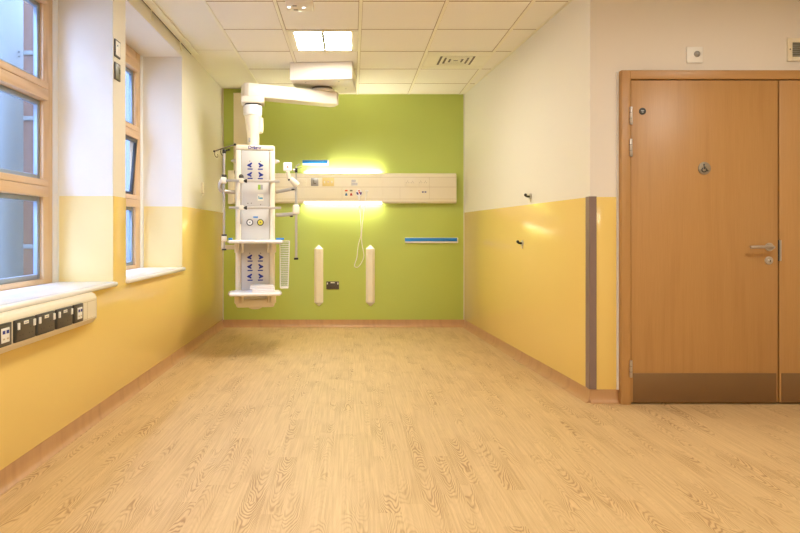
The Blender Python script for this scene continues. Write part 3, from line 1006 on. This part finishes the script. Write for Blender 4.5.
pa = [(358.9, 198, yl), (359.2, 206, yl), (360.4, 214, yl - 0.01), (361, 226, yl), (361.0, 236, 7.18), (358.6, 243, 7.2), (357.6, 250, 7.21), (357.0, 258, 7.215), (354.6, 264, 7.215), (354.6, 267, 7.215), (358.0, 267.6, 7.215), (361.4, 263, 7.215), (364.2, 257, 7.215), (363.4, 251, 7.21), (361.8, 244, 7.2), (361.4, 236, 7.18), (362.6, 222, yl), (363.6, 213, yl), (364.8, 203, YT - 0.008), (365.6, 198, YT - 0.008), (366.6, 192, YT - 0.008)]
MB().tube([at(*q) for q in pa], 0.0045, 8, smooth=2).build('lead', M['white'], hs)
c = bt(366.8, 191)
MB().box(c.x - 0.02, c.x + 0.02, YT - 0.016, YT - 0.001, c.z - 0.006, c.z + 0.008, 0, 0.003).build('plug', M['white'], hs)

# vertical boxing from the bed head unit to the ceiling
a, b = at(233.6, 0, 7.19), at(249.5, 0, 7.19)
vd = thing('cable_duct', ((a.x + b.x) / 2, YB, ZB1), 'cream vertical cable duct from bed head unit up to the ceiling', 'duct')
MB().box(a.x, b.x, 7.185, YB - 0.005, ZB1 + 0.031, ZM - 0.06, 0, 0.003).build('cover', M['cream'], vd)
MB().box(a.x - 0.004, b.x + 0.004, 7.18, YB - 0.005, ZM - 0.06, ZC - 0.008, 0, 0.002).build('collar', M['cream'], vd)

# two wall bumpers
def bumper(px, label):
    Yw = YB - 0.004
    xc = at(px, 0, 7.2).x
    z0, z1 = at(0, 306.5, 7.2).z, at(0, 245, 7.2).z
    h = 0.052
    root = thing('wall_bumper', (xc, Yw, z0), label, 'wall bumper', 'cream vertical bumpers on the green wall')
    z0b, z1b = z0 + 0.045, z1 - 0.045
    pr = [(xc - h, Yw), (xc - h, Yw - 0.02), (xc - h * 0.45, Yw - 0.045), (xc + h * 0.45, Yw - 0.045), (xc + h, Yw - 0.02), (xc + h, Yw)]
    MB().prism(pr, 'z', z0b, z1b).build('bar', M['cream'], root)
    for zs_, zt in ((z1b, z1), (z0b, z0)):
        bm = bmesh.new()
        A = [bm.verts.new((x, y, zs_)) for x, y in pr]
        t0 = bm.verts.new((xc - 0.004, Yw, zt))
        t1 = bm.verts.new((xc + 0.004, Yw - 0.014, zt))
        bm.faces.new(A)
        for i in range(5):
            bm.faces.new((A[i], A[i + 1], t1 if i else t0)) if i not in (0, 4) else bm.faces.new((A[i], A[i + 1], t1, t0))
        bm.faces.new((A[5], A[0], t0))
        mb = MB()
        mb._add(bm, 0)
        mb.build('tip', M['white'], root)

bumper(318.6, 'cream vertical wall bumper with pointed ends beside the dark socket')
bumper(370.4, 'cream vertical wall bumper with pointed ends beside the hanging white lead')

# dark double socket low on the green wall
Yw = YB - 0.004
a, b = at(326.3, 289.2, 7.235), at(339, 281.4, 7.235)
ws = thing('wall_socket', ((a.x + b.x) / 2, Yw, a.z), 'dark grey double wall socket low on the green wall', 'socket')
pl = MB().box(a.x, b.x, Yw - 0.012, Yw, a.z, b.z, 0, 0.003)
for k in (0.27, 0.73):
    x = a.x + (b.x - a.x) * k
    for dx, dz in ((0, 0.018), (-0.011, 0), (0.011, 0)):
        pl.box(x + dx - 0.003, x + dx + 0.003, Yw - 0.0128, Yw - 0.011, a.z + 0.02 + dz - 0.002, a.z + 0.02 + dz + 0.002, 1)
pl.build('plate', [M['socket'], M['black']], ws)
for x in (a.x + 0.013, b.x - 0.013):
    MB().box(x - 0.006, x + 0.006, Yw - 0.018, Yw - 0.011, b.z - 0.034, b.z - 0.012, 0, 0.002).build('switch', M['white'], ws)
x = (a.x + b.x) / 2
MB().box(x - 0.024, x + 0.024, Yw - 0.014, Yw - 0.011, b.z - 0.020, b.z - 0.008, 0, 0.001).build('socket_label', M['paper'], ws)

# blue fronted equipment rails
def wall_rail(pa, pb, ya, yb, label, lower):
    a, b = at(pa, yb, 7.215), at(pb, ya, 7.215)
    root = thing('equipment_rail', ((a.x + b.x) / 2, Yw, a.z), label, 'rail', 'blue fronted rails on the green wall')
    h = b.z - a.z
    MB().box(a.x, b.x, Yw - 0.022, Yw - 0.008, a.z, b.z, 0, 0.003).build('rail_bar', M['white'], root)
    MB().box(a.x - 0.001, b.x - 0.012, Yw - 0.026, Yw - 0.021, a.z + h * 0.30, b.z - h * 0.06, 0, 0.002).build('blue_strip', M['blue'], root)
    for x in (a.x + 0.06, b.x - 0.06):
        MB().cyl((x, Yw - 0.01, (a.z + b.z) / 2), (x, Yw, (a.z + b.z) / 2), 0.012, n=12).build('spacer', M['steel'], root)

wall_rail(405, 458.3, 237.6, 243, 'long blue and white equipment rail low at the corner', True)
wall_rail(302.4, 328.6, 159.8, 165, 'short blue and white rail just above the bed head unit', False)

# ================================================================== ceiling pendant
FX, FY = -0.8895, 5.75
ev = Vector((FX, FY)).normalized()
eu = Vector((ev.y, -ev.x))
PT = Matrix(((eu.x, ev.x, 0, FX), (eu.y, ev.y, 0, FY), (0, 0, 1, 0), (0, 0, 0, 1)))


def us(px, v=0.0):      # sideways position in the pendant's frame for a photo column, at depth v behind its front
    return (px - 255.3) / (109.97 / (1 + v / 5.818))


def zz(py, v=0.0):
    return CH + (232 - py) / (F / (FY + v * ev.y))

pd = thing('supply_pendant', (-0.27, 6.16, ZC), 'large cream medical supply column hanging from a ceiling arm', 'medical pendant')
# ceiling box
bz0 = ZC - 0.168
XB = Matrix.Translation((-0.27, 6.16, 0)) @ Matrix.Rotation(math.radians(-4.4), 4, 'Z')
MB(XB).box(-0.295, 0.295, -0.295, 0.295, bz0, ZC - 0.001, 0, 0.006).build('ceiling_cover', M['cream_arm'], pd)
for sx, sy in ((-0.16, -0.2), (0.16, -0.2), (0.2, 0.1)):
    MB(XB).cyl((sx, sy, bz0 - 0.002), (sx, sy, bz0 + 0.001), 0.008, n=12).build('cover_screw', M['silver'], pd)
# arm
AS, AE = Vector((-1.02, 5.877)), Vector((-0.165, 6.278))
ad = (AE - AS).normalized()
al = (AE - AS).length
ac = (AS + AE) / 2
XA = Matrix(((ad.x, -ad.y, 0, ac.x), (ad.y, ad.x, 0, ac.y), (0, 0, 1, 0), (0, 0, 0, 1)))
az0, az1 = CH + 1.265, CH + 1.39
c = 0.035
h = al / 2 + 0.01
out = [(-h + c, -0.087), (h - c, -0.087), (h, -0.087 + c), (h, 0.087 - c), (h - c, 0.087), (-h + c, 0.087), (-h, 0.087 - c), (-h, -0.087 + c)]
MB(XA).prism(out, 'z', az0, az1, bev=0.006).build('arm', M['cream_arm'], pd)
J = AS + ad * (al * 0.845)
jt = MB().cyl((J.x, J.y, az1), (J.x, J.y, az1 + 0.018), 0.125, n=32, bev=0.003).cyl((J.x, J.y, az1 + 0.018), (J.x, J.y, bz0), 0.10, n=32, mat=1)  # upper ring is coloured dark for the shade in the bearing gap
jt.build('arm_bearing', [M['cream_arm'], M['vent_dark']], pd)
# joint and neck below the arm's free end
cx, cy = -0.938, 5.91
jb = MB(Matrix.Translation((cx, cy, 0)) @ Matrix.Rotation(math.atan2(ad.y, ad.x) * 0.3, 4, 'Z')).box(-0.108, 0.108, -0.10, 0.10, az0 - 0.06, az0 + 0.002, 0, 0.012)
jb.build('joint_housing', M['cream_arm'], pd)
zt = az0 - 0.06
MB().cyl((cx, cy, zt + 0.001), (cx, cy, zt - 0.012), 0.075, n=28, mat=1).lathe((cx, cy, 0), [(0.078, zt - 0.108), (0.088, zt - 0.10), (0.089, zt - 0.03), (0.085, zt - 0.012)]).build('swivel', [M['white'], M['dark']], pd)
zn = zz(144.5) - 0.004
MB().lathe((cx + 0.004, cy, 0), [(0.057, zn), (0.057, 2.03), (0.062, 2.045), (0.072, 2.12), (0.080, zt - 0.107)]).build('neck', M['cream'], pd)
MB().lathe((cx + 0.045, cy + 0.05, 0), [(0.030, 2.04), (0.045, 2.05), (0.05, 2.08), (0.048, zt - 0.12)]).build('brake_cover', M['cream'], pd)
MB().box(cx - 0.032, cx - 0.012, cy - 0.058, cy - 0.045, 1.945, 1.985, 0, 0.001).build('rating_label', M['silver'], pd)
# column body
ZTOP, ZBOT = zz(144.5), zz(307)
hw = 0.180
MB(PT).box(-hw, hw, 0.015, 0.29, ZBOT, ZTOP, 0, 0.028, 4).build('housing', M['cream'], pd)
MB(PT).box(-hw + 0.004, hw - 0.004, 0.0, 0.08, zz(150.2), ZTOP - 0.004, 0, 0.014, 3).build('head_cover', M['cream'], pd)
for s in (-1, 1):
    MB(PT).box(s * 0.128 if s > 0 else -hw, hw if s > 0 else -0.128, -0.004, 0.1, zz(303), zz(150), 0, 0.018, 3).build('side_profile', M['cream'], pd)
MB(PT).box(-hw + 0.006, hw - 0.006, -0.002, 0.2, ZBOT - 0.006, zz(299), 0, 0.02, 3).build('foot_cover', M['cream'], pd)
MB(PT).lathe((0, 0.06, ZBOT - 0.024), [(0.035, 0), (0.058, 0.008), (0.065, 0.02)]).build('foot', M['cream'], pd)
fp = MB(PT)
zs = [zz(299), zz(241.5), zz(208), zz(181), zz(150.3)]
for a, b in zip(zs, zs[1:]):
    fp.box(-0.1265, 0.1265, 0.004, 0.03, a + 0.0015, b - 0.0015, 0, 0.001)
fp.box(-0.128, 0.128, 0.008, 0.03, zs[0], zs[-1], 1)
front = fp.build('front_panel', [M['grey_panel'], M['vent_dark']], pd)
text_mesh('Dräger', 0.042, M['ink'], PT @ Matrix.Translation((us(254.8), -0.0012, zz(147.6))), pd)


def outlet(px, py, side):
    u, z = us(px), zz(py)
    v0, v1 = 0.0025, 0.0045
    f = MB(PT)
    s = side
    # three-winged symbol and the bar of print under it
    f.prism([(u + s * 0.026, z - 0.001), (u + s * 0.012, z + 0.010), (u - s * 0.006, z + 0.013), (u - s * 0.006, z - 0.013), (u + s * 0.012, z - 0.012)], 'y', v0, v1)
    f.prism([(u - s * 0.004, z - 0.006), (u + s * 0.004, z + 0.012), (u - s * 0.014, z + 0.025), (u - s * 0.024, z + 0.021), (u - s * 0.020, z + 0.010)], 'y', v0, v1)
    f.prism([(u + s * 0.002, z + 0.004), (u + s * 0.004, z - 0.012), (u - s * 0.010, z - 0.022), (u - s * 0.019, z - 0.018), (u - s * 0.016, z - 0.007)], 'y', v0, v1)
    f.box(u - s * 0.004 - 0.023, u - s * 0.004 + 0.023, v0, v1, z - 0.041, z - 0.030)
    f.build('outlet_symbol', M['ink'], front)

for py in (165.2, 174.6):
    outlet(249.6, py, -1)
    outlet(260.8, py, 1)
for py in (257.2, 266.6, 276.3):
    outlet(249.6, py, -1)
    outlet(260.8, py, 1)
for px, py in ((249.8, 161.2), (260.6, 161.2), (249.8, 253.2), (260.6, 253.2), (260.6, 204.5), (247.9, 203.4), (251.3, 203.2)):
    MB(PT).lathe((us(px), 0.005, zz(py)), [(0.005, 0), (0.005, 0.002)], n=10, axis='Y').build('screw_cover', M['vent_dark'], front)
for px, mt, lb in ((249.8, 'white', 'white faced round gauge'), (260.4, 'yellow_face', 'yellow faced round gauge')):
    p3 = (us(px), 0.005, zz(222.4))
    gz = MB(PT).lathe(p3, [(0.031, 0), (0.031, 0.008), (0.026, 0.012)], axis='Y', mat=0)
    gz.lathe((p3[0], p3[1] - 0.0118, p3[2]), [(0.0225, 0), (0.0225, 0.002)], axis='Y', mat=1)
    gz.box(p3[0] - 0.008, p3[0] + 0.008, -0.0105, -0.008, p3[2] - 0.002, p3[2] + 0.002, 0).box(p3[0] - 0.002, p3[0] + 0.002, -0.0105, -0.008, p3[2] - 0.008, p3[2] + 0.008, 0)
    tag(gz.build('gauge', [M['socket_edge'], M[mt]], front), lb)
MB(PT).box(us(253.2), us(258), 0.002, 0.005, zz(217.8), zz(216.4), 0).build('blue_label', M['blue'], front)
MB(PT).box(us(258), us(260.4), 0.002, 0.005, zz(189.6), zz(184.6), 0).box(us(260.4), us(262.8), 0.002, 0.005, zz(189.6), zz(184.6), 1).build('green_label', [M['green_label'], M['silver']], front)
MB(PT).box(us(257.6), us(263.4), 0.002, 0.005, zz(200.6), zz(194), 0).box(us(258.4), us(259.2), 0.001, 0.003, zz(199), zz(196), 1).box(us(259.4), us(262.8), 0.001, 0.003, zz(199), zz(197.4), 1).build('notice_label', [M['paper'], M['cyan']], front)
# hand grips near the top
for px0, px1, s in ((275, 280, 1), (235.5, 231, -1)):
    MB(PT).prism([(us(px0) - s * 0.01, zz(163.5)), (us(px0) - s * 0.01, zz(157.5)), (us(px1), zz(160)), (us(px1), zz(161.2))], 'y', 0.04, 0.07, bev=0.003).build('grip', M['rail'], pd)
# two equipment rails across the front
for py, pa, pb in ((181, 226, 279.8), (207.8, 229, 281.2)):
    r = MB(PT).box(us(pa, -0.06), us(pb, -0.06), -0.066, -0.054, zz(py, -0.06) - 0.0115, zz(py, -0.06) + 0.0115, 0, 0.003)
    for px in (238.5, 271.5):
        r.box(us(px, -0.03) - 0.012, us(px, -0.03) + 0.012, -0.056, 0.0, zz(py, -0.06) - 0.008, zz(py, -0.06) + 0.008, 0)
    r.build('equipment_rail', M['rail'], pd)


# shelves
def shelf(pa, pb, ztop, name='shelf'):
    v = -0.30
    ua, ub = us(pa, v), us(pb, v)
    o = MB(PT).box(ua, ub, v, 0.0, ztop - 0.028, ztop, 0, 0.010, 3).build(name, M['white'], pd)
    for s, ue in ((-1, ua), (1, ub)):
        rl = MB(PT).box(ue - 0.006 if s > 0 else ue - 0.012, ue + 0.012 if s > 0 else ue + 0.006, v + 0.04, -0.03, ztop - 0.020, ztop - 0.004, 0, 0.003)
        rl.build('side_rail', M['rail'], o)
    for s in (-1, 1):
        b = MB(PT)
        b.box(s * 0.105 if s > 0 else -0.188, 0.188 if s > 0 else -0.105, -0.06, 0.02, ztop - 0.118, ztop - 0.028, 0, 0.008)
        for uu in (0.118, 0.148):
            b.prism([(-0.16, ztop - 0.029), (0.0, ztop - 0.029), (0.0, ztop - 0.115), (-0.07, ztop - 0.115)], 'x', s * uu - 0.005, s * uu + 0.005)
        b.build('shelf_bracket', M['cream'], o)
    return o

S1, S2 = 1.029, 0.568
sh1 = shelf(228.5, 282.6, S1)
sh2 = shelf(229.2, 280.8, S2)
for px0, px1 in ((228.8, 232.6), (276, 284)):
    MB(PT).box(us(px0, -0.05), us(px1, -0.05), -0.12, -0.03, S1 + 0.001, S1 + 0.018, 0, 0.003).build('blue_clip', M['blue'], sh1)

# things carried by the pendant ------------------------------------
def local(u, v, z):
    return PT @ Vector((u, v, z))

# folded linen on the lower shelf
for k, (pa, pb, za, zb, dv, lb) in enumerate(((251.5, 275.5, S2 + 0.0005, S2 + 0.026, 0.0, 'white folded linen pack lying flat on the lower shelf, under another'),
                                              (249.8, 275, S2 + 0.0265, S2 + 0.058, 0.02, 'white folded linen pack on top of another on the lower shelf'))):
    v = -0.27 + dv
    f = MB(PT)
    f.box(us(pa, v), us(pb, v), v, v + 0.20, za, (za + zb) / 2 - 0.0005, 0, 0.005, 3)
    f.box(us(pa, v) + 0.004, us(pb, v) - 0.01, v + 0.006, v + 0.195, (za + zb) / 2, zb, 0, 0.006, 3)
    tag(f.build('folded_linen', M['linen']), lb, 'linen', 'folded linen on the pendant shelf')

# stub pole clamped on the two front rails
u0, v0 = us(241.3, -0.09), -0.088
o3 = local(u0, v0, zz(224, v0))
sp = thing('clamp_pole', o3, 'short steel rod clamped to both front rails of the supply column', 'pole')
MB(PT).cyl((u0, v0, zz(213, v0)), (u0, v0, zz(176, v0)), 0.009, n=14).cyl((u0, v0, zz(224, v0)), (u0, v0, zz(212, v0)), 0.0115, n=14, bev=0.003).build('rod', M['rail'], sp)
MB(PT).ball((u0, v0, zz(176.2, v0)), 0.022, s=(1, 1, 0.8)).cyl((u0, v0, zz(178, v0)), (u0, v0, zz(176.5, v0)), 0.023, n=16).build('cap', M['socket'], sp)
for py in (181, 207.8):
    zc2 = zz(py, v0)
    MB(PT).box(u0 - 0.021, u0 + 0.021, v0 - 0.02, v0 + 0.0215, zc2 - 0.021, zc2 + 0.021, 0, 0.005).build('clamp', M['cream'], sp)
    MB(PT).cyl((u0 + 0.02, v0, zc2), (u0 + 0.034, v0, zc2), 0.008, n=10).cyl((u0 + 0.032, v0, zc2), (u0 + 0.052, v0, zc2), 0.014, 0.019, n=10, bev=0.002).build('knob', M['black'], sp)

# drip pole on the left
u0 = us(224.4)
iv = thing('drip_pole', local(u0, 0, zz(250)), 'slim steel drip pole with hooks left of the supply column', 'drip pole')
MB(PT).cyl((u0, 0, zz(250)), (u0, 0, zz(158)), 0.0095, n=14).cyl((u0, 0, zz(161)), (u0, 0, zz(154)), 0.012, n=14).build('pole', M['rail'], iv)
MB(PT).cyl((u0, 0, zz(154)), (u0, 0, zz(150)), 0.016, n=14, bev=0.003).cyl((u0 + 0.01, 0, zz(151.5)), (u0 + 0.042, 0, zz(150.2)), 0.006, n=10).ball((u0 + 0.042, 0, zz(150.2)), 0.010).build('lock_knob', M['black'], iv)
ea, eb = (us(214.4), 0.03, zz(151.6)), (us(235.2), -0.03, zz(145.4))
MB(PT).cyl(ea, eb, 0.006, n=10).ball(ea, 0.010, 1).ball(eb, 0.011, 1).build('crossbar', [M['vent_dark'], M['black']], iv)
for t in (0.04, 0.33):
    b0 = Vector(ea).lerp(Vector(eb), t)
    hk = [b0, b0 + Vector((-0.004, 0, -0.03)), b0 + Vector((0.004, 0, -0.052)), b0 + Vector((0.02, 0, -0.060)), b0 + Vector((0.028, 0, -0.045)), b0 + Vector((0.022, 0, -0.03))]
    MB(PT).tube(hk, 0.0032, 6, smooth=2).build('hook', M['vent_dark'], iv)
cm = MB(PT).box(u0 - 0.03, u0 + 0.022, -0.026, 0.026, zz(184), zz(177.5), 0, 0.01, 3).cyl((u0, 0, zz(177.6)), (u0, 0, zz(175)), 0.022, n=16, mat=1)
cm.ball((u0 - 0.03, 0, zz(181.5)), 0.018, s=(1, 1, 0.9)).build('clamp', [M['cream'], M['socket_edge']], iv)
MB(PT).tube([(u0 - 0.028, 0.01, zz(182)), (u0 - 0.045, 0.01, zz(186)), (u0 - 0.035, 0.02, zz(191)), (u0 + 0.02, 0.03, zz(191.6)), (-0.22, 0.06, zz(192)), (-0.184, 0.06, zz(192))], 0.018, 12, smooth=2).build('swing_arm', M['rail'], iv)
cm = MB(PT).box(u0 - 0.024, u0 + 0.022, -0.026, 0.026, zz(241.5), zz(236), 0, 0.008, 3).cyl((u0, 0, zz(236)), (u0, 0, zz(234.2)), 0.024, n=16, mat=1)
cm.cyl((u0, 0, zz(250.2)), (u0, 0, zz(248.6)), 0.020, n=16, mat=1).box(u0 - 0.024, u0 - 0.006, -0.02, 0.02, zz(247.5), zz(241), 0, 0.006).build('clamp', [M['cream'], M['socket_edge']], iv)
MB(PT).box(u0 - 0.03, -0.1815, 0.052, 0.082, zz(249.5), zz(245), 0, 0.008, 3).build('swing_arm', M['cream'], iv)

# equipment pole on the right
u0 = us(296.6)
ep = thing('equipment_pole', local(u0, 0, zz(259.5)), 'steel pole on two swing arms at the side of supply column', 'pole')
MB(PT).cyl((u0, 0, zz(259)), (u0, 0, zz(188)), 0.0115, n=16).cyl((u0, 0, zz(188)), (u0, 0, zz(165.5)), 0.007, n=14).build('pole', M['rail'], ep)
MB(PT).cyl((u0, 0, zz(260)), (u0, 0, zz(257.8)), 0.021, n=18, bev=0.004).build('foot_cap', M['black'], ep)
MB(PT).box(u0 - 0.032, u0 + 0.03, -0.028, 0.028, zz(214), zz(204.5), 0, 0.012, 3).cyl((u0, 0, zz(204.6)), (u0, 0, zz(203.2)), 0.021, n=16, mat=1).ball((u0 + 0.027, -0.01, zz(205.6)), 0.012, 2).build('clamp', [M['cream'], M['rail'], M['black']], ep)
MB(PT).tube([(0.196, 0.075, zz(214.6)), (0.23, 0.05, zz(214.6)), (u0 - 0.06, 0.005, zz(214.2)), (u0 - 0.01, 0.0, zz(213.2))], 0.0185, 12, smooth=2).ball((u0 - 0.045, -0.012, zz(216.2)), 0.012, 1, s=(1.4, 1, 0.6)).build('swing_arm', [M['rail'], M['black']], ep)
MB(PT).tube([(0.196, 0.075, zz(191.3)), (0.23, 0.05, zz(190.6)), (u0 - 0.06, 0.005, zz(189.0)), (u0 + 0.004, 0.0, zz(187.8))], 0.0165, 12, smooth=2).ball((u0 - 0.03, -0.012, zz(189)), 0.012, 1, s=(1.4, 1, 0.6)).build('swing_arm', [M['rail'], M['black']], ep)
mk = MB(PT)
mk.cyl((us(297.5), -0.005, zz(185)), (us(290.5), -0.02, zz(178.2)), 0.034, 0.022, n=18, bev=0.006)
mk.box(us(288), us(293), -0.035, -0.005, zz(180.4), zz(178.4), 1, 0.004)
mk.build('swivel_head', [M['cream'], M['black']], ep)
mk = MB(PT).box(u0 - 0.012, u0 + 0.012, -0.016, 0.016, zz(172), zz(167.5), 0, 0.003).cyl((u0 - 0.03, 0, zz(169.5)), (u0 - 0.012, 0, zz(169.5)), 0.012, n=12, mat=1)
mk.tube([(u0, 0, zz(166)), (u0 + 0.006, 0, zz(165)), (u0 + 0.022, -0.01, zz(164.2)), (u0 + 0.03, -0.01, zz(163.2))], 0.006, 8, mat=1, smooth=1)
mk.build('top_clamp', [M['black'], M['rail']], ep)
lp = [(u0 + 0.008, 0, zz(168)), (u0 + 0.05, 0.0, zz(166.6)), (u0 + 0.07, 0.0, zz(166.2)), (u0 + 0.09, 0.0, zz(166.0)), (u0 + 0.098, 0.0, zz(167.2)), (u0 + 0.09, 0.0, zz(168.6)), (u0 + 0.072, 0, zz(168.6)), (u0 + 0.066, 0, zz(167))]
MB(PT).tube(lp, 0.0026, 6, smooth=2).build('wire_hook', M['vent_dark'], ep)

# square white sensor plate standing on the swivel head
ua, ub = us(283.3, -0.04), us(292.2, -0.04)
sq = tag(MB(PT).box(ua, ub, -0.05, -0.025, zz(171), zz(162.4), 0, 0.010, 3).build('mount_plate', M['white'], ep), 'square white plate with orange mark')
um, zm = (ua + ub) / 2, zz(166.7)
mk = MB(PT).prism([(um - 0.010, zm - 0.009), (um + 0.010, zm - 0.009), (um, zm + 0.010)], 'y', -0.0515, -0.0495)
for sx in (-1, 1):
    for sz in (-1, 1):
        mk.box(um + sx * 0.019 - 0.003, um + sx * 0.019 + 0.003, -0.0508, -0.0495, zm + sz * 0.015 - 0.002, zm + sz * 0.015 + 0.002, 1)
mk.build('mark', [M['orange'], M['lilac']], sq)
MB(PT).cyl((um + 0.002, -0.035, zz(171)), (us(289), -0.022, zz(178.4)), 0.018, 0.020, n=16).build('plate_stem', M['cream'], ep)

# wire basket hanging at the side
bk = thing('wire_basket', local(us(285), 0.04, zz(289)), 'narrow clear wire basket hanging at the side of supply column', 'basket')
ua, ub = us(280.2), us(290)
va, vb = 0.008, 0.12
zt, zb = zz(241.2), zz(288.5)
fr = MB(PT)
bx = lambda t: (ua + 0.004 * t, ub - 0.014 * t)
ring = lambda t, e=0.0: [(bx(t)[0], va, zt + (zb - zt) * t), (bx(t)[1], va, zt + (zb - zt) * t), (bx(t)[1], vb - 0.02 * t, zt + (zb - zt) * t), (bx(t)[0], vb - 0.02 * t, zt + (zb - zt) * t)]
for t in (0.0, 1.0):
    fr.tube(ring(t), 0.003, 6, closed=True)
for k in range(4):
    fr.tube([ring(0)[k], ring(1)[k]], 0.003, 6)
fr.box(bx(1)[0], bx(1)[1], va, vb - 0.02, zb - 0.004, zb + 0.012)
fr.build('frame', M['white'], bk)
wr = MB(PT)
for k in range(1, 26):
    wr.tube(ring(k / 26), 0.0021, 5, closed=True)
wr.build('wire_mesh', M['white'], bk)
MB(PT).prism([(ua + 0.003, zt), (ub - 0.002, zt), (bx(1)[1] - 0.002, zb), (bx(1)[0] + 0.002, zb)], 'y', va + 0.004, va + 0.006).build('liner', M['clear'], bk)
MB(PT).box(0.1815, ua + 0.01, 0.05, 0.07, zt - 0.03, zt - 0.014).build('hanger', M['rail'], bk)
